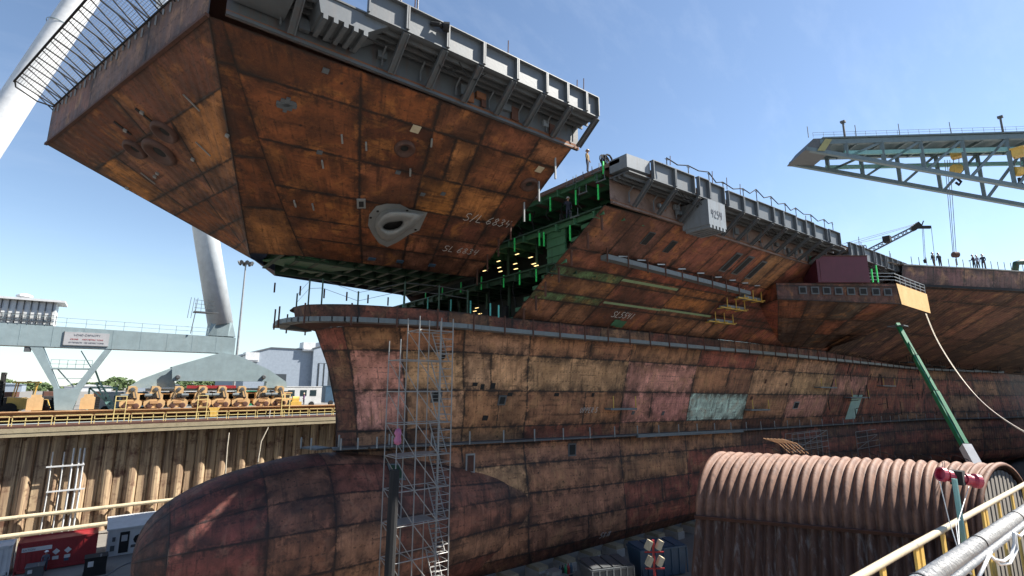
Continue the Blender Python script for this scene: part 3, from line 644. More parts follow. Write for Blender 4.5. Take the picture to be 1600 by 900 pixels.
H1, H2 = V((54.5, 25.6, 10.4)), V((56, 27.6, 8.6)); S0 = bil(A_, A2, H2, H1); sp.plate(S0, 0, 1, 0, 1, 2, 2, T(MAR)); sp.plate(bil(A2, A2, D1, H2), 0, 1, 0, 1, 2, 2, T(MAR))
sp.build('sponson', M['block'], ship)
MB().prism([B2 + V((0, -.03, .02)), C2 + V((.03, -.03, .02)), C3 + V((.03, -.03, 0)), B3 + V((0, -.03, 0))], (0, .05, 0)).build('sponson_end_plate', M['orange'], ship)
MB().add([A_, B2, C2, V((78, 26, 10.4)), V((55, 27, 10.4))], [(0, 1, 2, 3, 4)]).build('sponson_deck', M['dkrust'], ship)
nS = (B2 - A_).cross(B3 - A_ + (B2 - A_) * 0 + (A2 - A_) * .0).normalized() if False else (B2 - A_).cross(A2 - A_).normalized()
if nS.y > 0: nS = -nS
eS = (B2 - A_).normalized()
for u in (1254, 1273, 1291, 1309.5, 1328.5, 1347.5, 1367, 1385.5):
    q_ = onP(u, 460, A_, nS); fr_ = (q_ - A_).dot(eS) / (B2 - A_).length; p = S1(max(0, min(1, fr_)), .42) + nS * .0; up_ = V((0, 0, 1)); mb = MB()
    mb.prism([p - eS * .42 - up_ * .4 + nS * .03, p + eS * .42 - up_ * .4 + nS * .03, p + eS * .42 + up_ * .4 + nS * .03, p - eS * .42 + up_ * .4 + nS * .03], nS * .05)
    o = mb.build('port_frame', M['darkgrey'], ship)
    q = p + nS * .09; MB().prism([q - eS * .28 - up_ * .27, q + eS * .28 - up_ * .27, q + eS * .28 + up_ * .27, q - eS * .28 + up_ * .27], nS * .02).build('opening', M['black'], o)
# railing on the sponson's outer corner
mb = MB()
cor = [A_.lerp(B2, .72), B2 + V((0, .1, 0)), C2 + V((0, .1, 0))]
for z in (.4, .75, 1.1):
    for a, b in zip(cor, cor[1:]): mb.bar(a + V((0, 0, z)), b + V((0, 0, z)), .06)
for a, b, n in ((cor[0], cor[1], 2), (cor[1], cor[2], 6)):
    for k in range(n + 1): p = a.lerp(b, k / n); mb.bar(p, p + V((0, 0, 1.1)), .07)
mb.build('guard_rail', M['scaf'], ship)
posts([(1230, 426, 443), (1268, 425, 442), (1276, 425, 442), (1364, 420, 441), (1372, 414, 441)], 'stanchion', M['brightgreen'], ship, x=59, w_=.11)
# ---- angled deck flare far aft
GT = [(75.5, 19.4, 12.1), (92.4, 11.2, 12.1), (108, 5.5, 12.1), (150, 2.0, 12.1), (298, 2, 12.1)]
GB = [(82, 31.0, 4.7), (112, 30.6, 3.6), (135, 28.6, 2.9), (165, 22.7, 2.4), (298, 20.2, 1.5)]
GM = [tuple(V(a) * .5 + V(b) * .5 + V((0, .8, -.6))) for a, b in zip(GT, GB)]
SG = levelsurf([GT, GM, GB], [0, .5, 1]); mb = MB()
gc = [0, .2, .45, .62, .9, 1.05, 1.4, 1.8, 2.2, 2.8, 4]
for c in range(len(gc) - 1):
    for a, b in ((0, .14), (.14, .5), (.5, 1)): mb.plate(SG, gc[c], gc[c + 1], a, b, 3, 3, T(random.choice([(.17, .075, .055), (.13, .07, .055), (.36, .16, .11), (.10, .055, .045), (.24, .12, .085), (.18, .08, .06)])))
mb.build('deck_flare', M['hull'], ship, smooth=True)
GE = [V((p[0], p[1] - .35, 14.5)) for p in GT]; SE = levelsurf([[tuple(p) for p in GE], GT], [0, 1]); mb = MB()
for k in range(16): mb.plate(SE, k / 4, (k + 1) / 4, 0, 1, 2, 2, T(random.choice([(.19, .10, .095), (.17, .085, .08), (.15, .08, .075)])))
mb.build('deck_edge_band', M['hull'], ship)
e2 = [poly([tuple(p) for p in GE], k / 4) for k in range(17)]
mb = MB().rings([[p + V((0, -.15, .0)) for p in e2], [p + V((0, -.15, .14)) for p in e2], [V((p.x, 62, 14.65)) for p in e2]], closed=False)
mb.add([(62, 21, 14.66), (76, 19.2, 14.66), (76, 62, 14.66), (62, 62, 14.66)], [(0, 1, 2, 3)]); mb.build('angled_deck', M['conc'], ship)
mb = MB().rings([[p + V((0, -.02, -.35)) for p in GT_] for GT_ in ([V(x) for x in GT], [V(x) + V((0, -.5, 0)) for x in GT])], closed=False)
mb.rings([[V(x) + V((0, -.45, -.2)) for x in GT], [V(x) + V((0, -.45, .12)) for x in GT]], closed=False); mb.build('rubbing_strip', M['black'], ship)
mb = MB()
for k in range(26):
    p = poly([tuple(q) for q in GE], .1 + k * .06) + V((0, .25, .14)); mb.bar(p, p + V((0, 0, 1.1)), .06)
mb.build('deck_post', M['dkrust'], ship)

# ---- staging ledges along the hull
def ledge(path, wd, th, name, mat, parent, side=V((0, -1, 0)), post_h=0, post_gap=3, post_mat=None, pname='ledge_post', drop=.0):
    pts = [V(p) for p in path]; mb = MB()
    for a, b in zip(pts, pts[1:]):
        s_ = V((b.y - a.y, -(b.x - a.x), 0)).normalized() * wd
        mb.hexa([a - V((0, 0, th)), b - V((0, 0, th)), b + s_ - V((0, 0, th)), a + s_ - V((0, 0, th)), a, b, b + s_, a + s_])
    o = mb.build(name, mat, parent)
    acc = 0
    for a, b in zip(pts, pts[1:]):
        l = (b - a).length; s_ = V((b.y - a.y, -(b.x - a.x), 0)).normalized() * (wd + .03); q = acc
        while q < l:
            p = a.lerp(b, q / l) + s_
            if post_h: MB().bar(p - V((0, 0, th + drop)), p + V((0, 0, post_h)), .1, .08).build(pname, post_mat or M['dkrust'], parent)
            q += post_gap
        acc = q - l
    return o
dk = [poly(DK, k / 5) - V((0, 0, 1.0)) for k in range(0, 45)]
ledge(dk, .95, .34, 'staging_ledge', M['ledge'], ship, post_h=.95, post_gap=2.9, drop=.25)
tip = [V((12.5, 42.5, 4.6)), V((10.4, 42.0, 4.65)), V((10.2, 40, 4.7))]; ledge(tip, .95, .34, 'staging_ledge', M['ledge'], ship, post_h=.95, post_gap=1.6, drop=.25)
pl = [SH(s / 5, .9) + V((0, 0, .1)) for s in range(1, 42)]
ledge(pl, 1.0, .16, 'staging_ledge', M['darkgrey'], ship, post_h=.9, post_gap=3.4, post_mat=M['scaf'])
pl = [SH(s, .9) + V((0, -.9, .12)) for s in (3.98, 4.2, 4.5, 4.8)]; ledge(pl, .25, .34, 'kick_board', M['ledge'], ship)
ledge([V((13.0, 41.2, -4.5)), V((13.6, 39.4, -4.5)), V((16, 38.9, -4.5)), V((18.5, 38.8, -4.5))], 1.2, .12, 'staging_ledge', M['darkgrey'], ship, post_h=.7, post_gap=1.2, post_mat=M['scaf'])
cw = [SF(.42 + k * (2.75 - .42) / 12, .665 - .005 * k) for k in range(13)]
ledge(cw, .7, .38, 'staging_ledge', M['ledge'], ship, post_h=.5, post_gap=2.4, drop=.4)
for s, t in ((2.55, .42), (2.6, .24), (2.68, .55)):
    p = SF(s, t); p2 = SF(s + .38, t); ledge([p, p2], .9, .25, 'staging_platform', M['ledge'], ship)
    mb = MB()
    for q in (0, .5, 1):
        r_ = p.lerp(p2, q); mb.bar(r_ + V((0, .2, -.3)), r_ + V((0, -1.3, -.3)), .1); mb.bar(r_ + V((0, -.95, -.3)), r_ + V((0, -.95, .9)), .07)
    mb.bar(p + V((-1, -.8, -.32)), p2 + V((.6, -.8, -.32)), .1); mb.build('staging_frame', M['yellow'], ship)
for s, t, ln in ((3.72, .63, .25), (4.86, .66, .18), (5.5, .35, .2), (5.9, .5, .25), (6.3, .3, .2)):
    p = SH(s, t); p2 = SH(s + ln, t); ledge([p, p2], .9, .18, 'staging_platform', M['ledge'], ship)
    mb = MB()
    for q in (.1, .95): r_ = p.lerp(p2, q) + V((0, -.85, -.2)); mb.bar(r_, r_ + V((0, 0, 1.4)), .08)
    mb.build('staging_frame', M['yellow'], ship)
# tangle of staging in the far angle
mb = MB()
for k in range(46):
    s = random.uniform(5.6, 7.6); t = random.uniform(-.02, .9); p = SH(s, max(0, t)) + V((0, -random.uniform(.3, 1.3), 0)); L_ = random.uniform(1.5, 4)
    MB().bar(p, p + random.choice([V((L_, 0, 0)), V((0, 0, L_ * .6)), V((L_ * .5, 0, L_ * .5)), V((L_, 0, .1))]), .09).build('staging_pole', M['black'], ship)
for k in range(7):
    s = 6 + k * .25; p = SG(min(3.9, .9 + k * .3), .9); mb = MB(); mb.box(p + V((-1.6, -1.2, -.7)), p + V((1.6, -.1, -.5)))
    for q in (-1.5, 0, 1.5): mb.bar(p + V((q, -1.1, -.5)), p + V((q, -1.1, 1)), .08)
    mb.build('distant_staging', M['black'], ship)
# access scaffold frames standing on the ledge
for (u0, v0, u1, v1) in ((1240, 672, 1292, 706), (1340, 668, 1386, 702)):
    mb = MB(); y = 33.9
    a, b = onY(u0, v1, y), onY(u1, v0, y)
    for k in range(4):
        x = a.x + (b.x - a.x) * k / 3; mb.bar((x, y, a.z - 2), (x, y, b.z), .07); mb.bar((x, y + .9, a.z - 2), (x, y + .9, b.z), .07)
    for k in range(4): z = a.z + (b.z - a.z) * k / 3; mb.bar((a.x, y, z), (b.x, y, z), .07); mb.bar((a.x, y + .9, z), (b.x, y + .9, z), .05)
    mb.bar((a.x, y, a.z), (b.x, y, b.z), .06); mb.build('access_frame', M['scaf'], ship)
# openings, patches, lugs, writing on the hull
def patch(S, s, t, w_, h_, mat, name, parent, th=.05, lift=.01):
    e = 1e-3; p = S(s, t); a = (S(s + e, t) - p).normalized(); b = (S(s, t + e) - p).normalized(); n = a.cross(b).normalized()
    if n.dot(-p) < 0: n = -n
    b = n.cross(a); p = p + n * lift
    return MB().prism([p - a * w_ / 2 - b * h_ / 2, p + a * w_ / 2 - b * h_ / 2, p + a * w_ / 2 + b * h_ / 2, p - a * w_ / 2 + b * h_ / 2], n * th).build(name, mat, parent), p + n * th, a, b, n
def inset(S, s, t, w_, h_, parent, fm, im, fr_=.14, name='access_opening'):
    o, p, a, b, n = patch(S, s, t, w_, h_, fm, name, parent, .07)
    MB().prism([p - a * (w_ / 2 - fr_) - b * (h_ / 2 - fr_), p + a * (w_ / 2 - fr_) - b * (h_ / 2 - fr_), p + a * (w_ / 2 - fr_) + b * (h_ / 2 - fr_), p - a * (w_ / 2 - fr_) + b * (h_ / 2 - fr_)], n * .02).build('opening', im, o)
inset(SH, 3.45, 1.02, 1.0, 1.2, ship, M['darkgrey'], M['black']); inset(SH, 2.35, 1.08, .9, 1.6, ship, M['scaf'], M['dkrust'])
inset(SB, 9.1, .21, 1.1, 1.5, ship, M['ledge'], M['dkgreen']); inset(SH, 5.35, .62, 1.4, 1.1, ship, M['scaf'], M['black'])
inset(SH, 1.9, .52, .9, 1.0, ship, M['darkgrey'], M['black']); inset(SH, 2.78, .55, .8, .9, ship, M['darkgrey'], M['black'])
for s, t in ((1.98, .84), (2.22, .84), (2.52, .83)): inset(SF, s, t, 1.0, 2.4, ship, M['darkgrey'], M['black'], .16)
for s, t in ((.78, .86), (1.12, .84)): inset(SF, s, t, .7, 1.3, ship, M['darkgrey'], M['black'], .05)
for s, t, c in ((4.0, .68, 'darkgrey'), (4.2, .69, 'darkgrey'), (4.9, .52, 'dkrust'), (5.0, .3, 'dkrust'), (5.2, .33, 'dkrust'), (2.4, .42, 'black'), (2.5, .44, 'black'), (2.65, .43, 'black'), (2.9, .5, 'black'), (3.3, .5, 'black'), (2.0, .2, 'black'), (2.55, .7, 'black'), (3.6, .5, 'black')):
    patch(SH, s, t, random.uniform(.3, .55), random.uniform(.3, .6), M[c], 'weld_patch', ship)
patch(SH, 6.05, .66, 3.4, 4.2, M['mint'], 'primer_panel', ship)
patch(SF, 1.32, .07, .7, .8, M['mdgreen'], 'primer_patch', ship); patch(SF, 1.4, .06, .9, .9, M['mdgreen'], 'primer_patch', ship)
def surfwrite(S, s, t, txt, h, parent, flip=1):
    e = 1e-3; p = S(s, t); a = (S(s + e, t) - p).normalized(); n = a.cross((S(s, t + e) - p)).normalized()
    if n.dot(-p) < 0: n = -n
    b = n.cross(a)
    if b.z < 0: b = -b
    chalk(txt, None, p, a, b, n, h, parent, wd=h * .085)
surfwrite(SF, 1.2, .13, 'SL5541', .75, ship); surfwrite(SH, 3.5, .67, 'UPPER 5', .55, ship); surfwrite(SH, 3.62, 1.93, '5818', .7, ship)
# fit-up guide posts along the cut edge
for k in range(7):
    t = .93 - k * .14; p = SF(.05 + .02 * (k % 2), t) + V((0, -.12, -.1)); MB().bar(p - V((0, 0, 1.0)), p + V((0, 0, .75)), .12).build('guide_post', M['dkrust'], ship)
for k in range(9):
    p = SF(.6 + k * .27, .70) + V((0, -.1, 0)); MB().bar(p - V((0, 0, .2)), p + V((1.1, 0, -.05)), .08, .1).build('clip_bar', M['scaf'], ship)
for u, v in ((1140, 548), (1140, 560)):
    p = onY(1190, 560, 33.0)
mb = MB().bar(p, p + V((1.4, -.2, 0)), .3, .5); mb.bar(p + V((1.4, -.2, 0)), p + V((1.4, -.2, -1)), .25); mb.build('pipe_elbow', M['white'], ship)
# thin stanchions and wire on the lower bow deck
mb = MB()
top = []
for i, (k, hgt) in enumerate(((.3, 1.0), (1.0, 1.9), (1.3, 1.9), (2.0, 1.0), (2.5, 2.0), (2.9, 2.0), (3.3, 1.9))):
    p = poly(DK, k) + V((0, .25, 0)); MB().bar(p, p + V((0, 0, hgt)), .09).build('stanchion', M['dkgreen'], ship); top.append(p + V((0, 0, hgt - .1)))
for a, b in zip(top, top[1:]): mb.tube([a, b], .015, 4); mb.tube([a - V((0, 0, .6)), b - V((0, 0, .6))], .015, 4)
mb.build('lifeline', M['cable'], ship)

# ================================================================== LIFTED BOW SECTION
blk = empty('bow_section', (12, 38, 9.3), 'huge rust orange flared bow section hanging above the hull from crane lines', 'ship section')
T0, RG, PE, SM = V((-4.9, 42.5, 15.2)), V((1.55, 22.6, 15.1)), V((22.0, 22.0, 15.1)), V((7.6, 42.5, 9.55))
RB, EB, PB_ = V((7.0, 40.2, 9.42)), V((10.3, 38.2, 9.3)), V((24.3, 36.4, 9.2)); ZT = 17.85
R2 = RG + V((.5, -.03, -.0))
GAIN = 1.05
mb = MB(); S = bil(T0, RG, RB, SM, .05)
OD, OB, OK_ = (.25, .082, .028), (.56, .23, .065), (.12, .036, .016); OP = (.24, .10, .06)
fr = [0, .2, .46, .58, .76, .9, 1]
fc = {0: [0, .5, 1], 1: [0, .22, .68, 1], 2: [0, .22, .68, 1], 3: [0, .55, 1], 4: [0, .6, 1], 5: [0, 1]}
fcol = {0: [OK_, (.17, .07, .04)], 1: [OB, OP, (.42, .19, .07)], 2: [(.28, .12, .055), OP, (.26, .12, .065)], 3: [OD, (.25, .09, .04)], 4: [OD, (.22, .08, .035)], 5: [OD]}
for r in range(6):
    for c in range(len(fc[r]) - 1): mb.plate(S, fc[r][c], fc[r][c + 1], fr[r], fr[r + 1], 4, 3, T(fcol[r][c], .06))
SR = bil(RG, R2, EB, RB)
for a, b, c in ((0, .12, OK_), (.12, .45, OK_), (.45, .7, OD), (.7, 1, (.34, .14, .05))): mb.plate(SR, 0, 1, a, b, 2, 4, T(c, .05))
mb.build('bow_face', M['block'], blk, smooth=False)
mb = MB(); SS = bil(R2, PE, PB_, EB, .0)
def SSc(s, t): p = SS(s, t); return p + V((0, .45, -.35)) * (4 * t * (1 - t)) * (1 - .8 * s)
sr = [0, .12, .33, .53, .70, .84, 1]; sc = [0, .3, .52, .68, .87, 1]
scol = [[OD, OD, (.27, .11, .05), (.27, .10, .05), (.34, .15, .07)], [OD, OK_, OD, (.26, .095, .04), (.2, .07, .035)], [OD, (.24, .085, .035), OB, (.42, .18, .06), (.22, .07, .035)],  # brightest orange plates carry sunlit patches in their tint
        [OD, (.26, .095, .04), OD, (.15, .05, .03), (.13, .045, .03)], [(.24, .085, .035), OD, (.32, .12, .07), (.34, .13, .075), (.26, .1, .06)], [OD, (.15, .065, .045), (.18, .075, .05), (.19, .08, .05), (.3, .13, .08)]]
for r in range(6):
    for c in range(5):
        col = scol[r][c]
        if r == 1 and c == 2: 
            mb.plate(SSc, sc[c], .6, sr[r], sr[r + 1], 2, 4, T(OD, .05)); mb.plate(SSc, .6, sc[c + 1], sr[r], sr[r + 1], 2, 4, T((.46, .2, .07), .05))  # right half tinted bright orange, part of the painted sun patch
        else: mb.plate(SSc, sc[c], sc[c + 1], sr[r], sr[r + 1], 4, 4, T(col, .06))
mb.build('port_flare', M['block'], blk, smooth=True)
# starboard mirror (plain), bottom, band, deck
mir = lambda p: V((p.x, 85 - p.y, p.z))
SG_ = V((9.2, 61.5, 15.1)); SB2 = V((10.2, 45.6, 9.4))
mb = MB().add([T0, SG_, SB2, SM], [(0, 1, 2, 3)]); mb.add([SG_, mir(PE), mir(PB_), mir(EB), SB2], [(0, 1, 2, 3, 4)]); mb.build('starboard_flare', M['dkrust'], blk)
SBd = bil((T0.x, T0.y, ZT + .1), (RG.x, RG.y, ZT), RG, T0); mb = MB()
for a, b, c in ((0, .35, (.2, .10, .075)), (.35, .7, (.19, .115, .10)), (.7, 1, (.17, .10, .085))): mb.plate(SBd, a, b, 0, 1, 3, 2, T(c, .05))
mb.plate(bil((SG_.x, SG_.y, ZT), (T0.x, T0.y, ZT), T0, SG_), 0, 1, 0, 1, 2, 2, T(MAR)); mb.build('bow_band', M['hull'], blk)
mb = MB().bar(T0 + V((-.02, -.02, -.0)), RG + V((-.05, -.05, 0)), .16, .14); mb.build('knuckle_bar', M['dkrust'], blk)
dkp = [V((T0.x, T0.y, ZT + .1)), V((RG.x, RG.y, ZT)), V((22, 21.8, ZT)), V((22, 63.2, ZT)), V((SG_.x, SG_.y, ZT))]
MB().add(dkp, [(0, 1, 2, 3, 4)]).build('flight_deck', M['deck'], blk)
mb = MB().add([PE, V((22.2, 63, 15.1)), V((22, 63, ZT)), V((22, 21.8, ZT))], [(0, 1, 2, 3)]); mb.add([PE, mir(PE), mir(PB_), PB_], [(0, 1, 2, 3)])
mb.build('aft_bulkhead', M['interior'], blk)
bot = [SM, RB, EB, PB_, mir(PB_), V((12.5, 47, 9.3)), SB2]
MB().add([p + V((0, 0, .95)) for p in bot], [tuple(range(7))]).build('bottom_plating', M['dkgreen'], blk)
mb = MB()
for k in range(11):
    x = 9 + k * 1.45; hb = 3.6 + (x - 10) * .17; hs_ = 2.2 + (x - 9) * .3; mb.ibeam((x, 42.5 - hb, 9.75 - .01 * k), (x, 42.5 + hs_, 9.75 - .01 * k), .3, .75, .07)
mb.build('floor_beam', M['dkgreen'], blk)
mb = MB()
for y in (39.5, 42.5, 45.5): mb.box((10, y - .05, 9.2), (23.5, y + .05, 10.2))
mb.build('keelson', M['dkgreen'], blk)
mb = MB().hexa([V((8.4, 42.5, 9.5)), V((10.5, 39, 9.45)), V((10.5, 39, 9.6)), V((8.4, 42.5, 9.6)), V((12.5, 44, 9.3)), V((15, 40, 9.3)), V((15, 40, 9.42)), V((12.5, 44, 9.42))]).build('bottom_flange', M['mdgreen'], blk)
GAIN = 1.0
# gallery
pn = []
tops = [(8.0, 11.4), (11.5, 13.7), (13.8, 16.0), (16.1, 18.2), (18.3, 20.0)]
for a, b in ((7.4, 9.25), (9.35, 11.45), (11.55, 13.65), (13.75, 15.9), (16.0, 18.05), (18.15, 19.7), (19.8, 21.3), (21.4, 22.4)): pn.append((a, b, 17.85))
gallery(2.1, 22.5, 22.15, 20.3, 20.2, 15.1, 16.6, 17.85, blk, pn, brk=[4.6, 9.3, 11.4, 13.55, 15.75, 17.9, 20.1, 22.35])
mb = MB().box((2.3, 19.9, 15.9), (4.2, 22, 17.8)); mb.box((2.2, 19.8, 15.8), (4.3, 22, 15.9)); mb.build('boat_recess', M['grey'], blk)
mb = MB().hexa([V((5.4, 20.35, 15.75)), V((7.5, 20.35, 15.75)), V((7.5, 21.9, 15.75)), V((5.4, 21.9, 15.75)), V((5.2, 20.35, 16.7)), V((8.7, 20.35, 16.7)), V((8.7, 21.9, 16.7)), V((5.2, 21.9, 16.7))])
for k in range(5): mb.box((5.5 + k * .45, 20.3, 15.5), (5.7 + k * .45, 21.8, 15.75))
mb.build('outlet_box', M['grey'], blk)
mb = MB().tube([(10.6, 20.2, 17.6), (10.9, 19.9, 17.5), (11.1, 20.0, 17.55)], .12, 8); mb.lathe((11.1, 19.9, 17.5), (1, -.4, 0), [(.0, 0), (.22, .02), (.25, .3), (0, .32)], 10); mb.build('deck_lamp', M['black'], blk)
# safety net frames leaning out over the bow edge
e = (V((RG.x, RG.y, 0)) - V((T0.x, T0.y, 0))).normalized(); nout = V((-e.y, e.x, 0)); nout = nout if nout.x < 0 else -nout
N0 = V((T0.x, T0.y, ZT - .05)) + e * .3; LB = (V((RG.x, RG.y, 0)) - V((T0.x, T0.y, 0))).length
fm, nm = MB(), MB()
od = nout * 2.0 + V((0, 0, .75))
for k in range(15):
    q = N0 + e * (k * 1.42); fm.bar(q, q + od, .06); fm.bar(q + e * .1, q + od * .97 + e * .95, .05)
    fm.bar(q + V((0, 0, -.35)), q + od * .45, .05)
fm.bar(N0 + od - e * .2, N0 + od + e * 20, .09); fm.bar(N0, N0 + e * 20, .1)
fm.tube([N0 + od, N0 + od * .9 - e * .7, N0 + od * .35 - e * .8, N0 - e * .2], .05, 5)
nf = fm.build('net_frame', M['black'], blk)
for k in range(15): nm.tube([N0 + od * ((k + 1) / 16), N0 + od * ((k + 1) / 16) + e * 20], .011, 4, False)
for k in range(100): nm.tube([N0 + e * (k * .2), N0 + e * (k * .2) + od], .008, 3, False)
nm.build('safety_net', M['cable'], blk)
mb = MB()
for k in range(26):
    q = V((T0.x, T0.y, ZT - .3)) + e * (.6 + k * .78) + nout * .05; MB().bar(q, q + V((0, 0, -.3 - .2 * (k % 2))), .07, .06).build('net_lug', M['scaf'], blk)
# local frame on the two shells
def frame(Sf, s, t):
    h = 1e-3; p = Sf(s, t); a = (Sf(s + h, t) - p).normalized(); b = (Sf(s, t + h) - p).normalized(); n = a.cross(b).normalized()
    if n.dot(-p) < 0: n = -n
    return p, a, n.cross(a), n
def findpx(Sf, u, v):
    best = None
    for lev in range(4):
        rng = [(i / 20, j / 20) for i in range(21) for j in range(21)] if lev == 0 else [(best[1] + (i - 5) * st, best[2] + (j - 5) * st) for i in range(11) for j in range(11)]
        for s, t in rng:
            p = Sf(s, t); d = p.dot(FW); e_ = (800 + FPX * p.dot(RT) / d - u) ** 2 + (450 - FPX * p.dot(UP) / d - v) ** 2
            if best is None or e_ < best[0] or lev and (s, t) == (best[1], best[2]): best = (e_, s, t)
        st = .05 / 4 ** (lev + 1) * 2
    return best[1], best[2]
def fairlead(Sf, u, v, r):
    p, a, b, n = frame(Sf, *findpx(Sf, u, v))
    o = MB().lathe(p - n * .02, n, [(r, 0), (r * 1.0, .1), (r * .93, .24), (r * .76, .27), (r * .58, .15), (r * .40, .10), (r * .36, .02)], 28).build('fairlead', M['fairlead'], blk, smooth=True)
    MB().lathe(p + n * .03, n, [(r * .38, 0), (0, .001)], 24).build('bore', M['black'], o)
for u, v, r in ((258, 205, .75), (212, 232, .7), (250, 237, 1.0)): fairlead(S, u, v, r)
for u, v, r in ((632, 231, .62), (826, 287, .62)): fairlead(SSc, u, v, r)
# anchor bolster casting
sb_, tb_ = findpx(SSc, 615, 350); p0, a0, b0, n0_ = frame(SSc, sb_, tb_)
cont = [(575, 352), (577, 335), (588, 322), (605, 318), (625, 319), (640, 327), (668, 332), (662, 345), (655, 360), (640, 366), (622, 378), (605, 386), (592, 380), (582, 366)]
C = [onP(u, v, p0, n0_) for u, v in cont]; cen = sum(C, V((0, 0, 0))) / len(C)
def ring_(px, h): o_ = p0 + n0_ * h; return [onP(u, v, o_, n0_) for u, v in px]
mid_ = [(586, 353), (588, 341), (595, 332), (607, 327), (624, 328), (640, 331), (662, 334), (656, 344), (648, 355), (636, 361), (621, 372), (606, 378), (596, 373), (589, 364)]
rdg = [(590, 353), (594, 345), (600, 337), (609, 332), (622, 331), (636, 332), (655, 335), (648, 343), (640, 352), (631, 358), (620, 365), (608, 368), (600, 364), (593, 359)]
hpx = [(597, 354), (600, 350), (606, 347), (613, 346), (621, 345), (628, 344), (631, 345), (630, 349), (627, 353), (622, 357), (615, 359), (608, 360), (602, 359), (598, 357)]
hin = [((u * .9 + 614 * .1), (v * .85 + 352 * .15)) for u, v in hpx]
hs = ring_(hin, .12)
fl_a, fl_b = ring_(cont, .01), ring_(cont, .1)
bol = MB().rings([fl_a, fl_b], cap1=True).build('anchor_bolster', M['cast'], blk)
MB().rings([ring_(mid_, .11), [p.lerp(q, .5) + n0_ * .12 for p, q in zip(ring_(mid_, .11), ring_(rdg, .8))], ring_(rdg, .85), [p.lerp(q, .5) + n0_ * .05 for p, q in zip(ring_(rdg, .85), ring_(hpx, .7))], ring_(hpx, .62), hs]).build('bolster_lip', M['cast'], bol, smooth=True)
MB().add([h + n0_ * .03 for h in hs], [tuple(range(len(hs)))]).build('hawse_hole', M['black'], bol)
for u, v in ((590, 328), (617, 330), (636, 327), (579, 338), (634, 356), (649, 357), (648, 345)):
    q = onP(u, v, p0, n0_) + n0_ * .1; MB().lathe(q, n0_, [(.09, 0), (.09, .04), (0, .04)], 8).build('bolt', M['black'], bol)
# lugs, clips and patches
def stick(Sf, u, v, w_, h_, th, mat, name, rot=0):
    s, t = findpx(Sf, u, v); p, a, b, n = frame(Sf, s, t)
    c_, s_ = math.cos(rot), math.sin(rot); a, b = a * c_ + b * s_, b * c_ - a * s_; p = p + n * .012
    return MB().prism([p - a * w_ / 2 - b * h_ / 2, p + a * w_ / 2 - b * h_ / 2, p + a * w_ / 2 + b * h_ / 2, p - a * w_ / 2 + b * h_ / 2], n * th).build(name, mat, blk)
for u, v in ((649, 201), (843, 264)): stick(SSc, u, v, .5, .5, .05, M['lamp'], 'target_plate')
o = stick(SSc, 448, 163, .62, .62, .05, M['grey'], 'pad_plate')
for rr in (0, 1.57, .5): stick(SSc, 448, 163, .95, .18, .07, M['grey'], 'pad_plate', rr)
for u, v in ((509, 110), (499, 237), (660, 303), (692, 302), (622, 269)): stick(SSc, u, v, .3, .28, .06, M['grey'], 'pad_plate')
for u, v in ((534, 216), (461, 317), (504, 255), (489, 322), (674, 222), (641, 268), (572, 227)): stick(SSc, u, v, .1, .6, .12, M['scaf'], 'clip_bar', .35)
for u, v in ((300, 160), (318, 232), (232, 278)): stick(S, u, v, .06, 1.0, .06, M['scaf'], 'clip_bar', -.1)
for u, v in ((356, 211), (223, 175), (197, 203), (302, 248), (247, 270), (199, 293), (243, 275)): stick(S, u, v, .2, .18, .12, M['scaf'], 'clip_bar', .4)
for u, v in ((226, 180), (192, 200)): stick(S, u, v, .18, 1.0, .04, M['black'], 'slot')
o = stick(SSc, 564, 317, .55, .9, .1, M['cast'], 'pad_frame', .3); stick(SSc, 564, 317, .3, .55, .115, M['black'], 'pad_opening', .3)
for u, v in ((581, 414), (625, 418), (675, 424)): stick(SSc, u, v - 10, .55, .35, .06, M['blue'], 'pad_plate')
for txt, u, v, hh in (('S/L 6834', 722, 343, .82), ('SL 6834', 690, 391, .72)):
    s, t = findpx(SSc, u, v); p, a, b, n = frame(SSc, s, t); b = -b if b.z < 0 else b
    chalk(txt, None, p, a, b, n, hh, blk, wd=.04)
for k in range(7):
    t = .08 + k * .14; p = SSc(.965, t) + V((0, -.1, -.1)); mb = MB().bar(p - V((0, 0, 1.3)), p + V((0, 0, .2)), .1); mb.build('guide_post', M['scaf'] if k < 3 else M['dkrust'], blk)
mb = MB()
for k in range(6): p = V((11 + k * 2.3, 49.5 + k * .2, 9.2)); mb.bar(p, p - V((0, 0, .9)), .12)
mb.build('hanging_post', M['dkrust'], blk)
for i, u in enumerate((626, 652)):
    a = onY(u, 15 + i * 10, 26); MB().tube([V((a.x, 26, ZT)), V((a.x, 26, 75))], .06, 6).build('hoist_cable', M['cable'], label='thin steel hoist line rising from the hanging bow section', cat='cable', group='hoist lines holding the bow section')

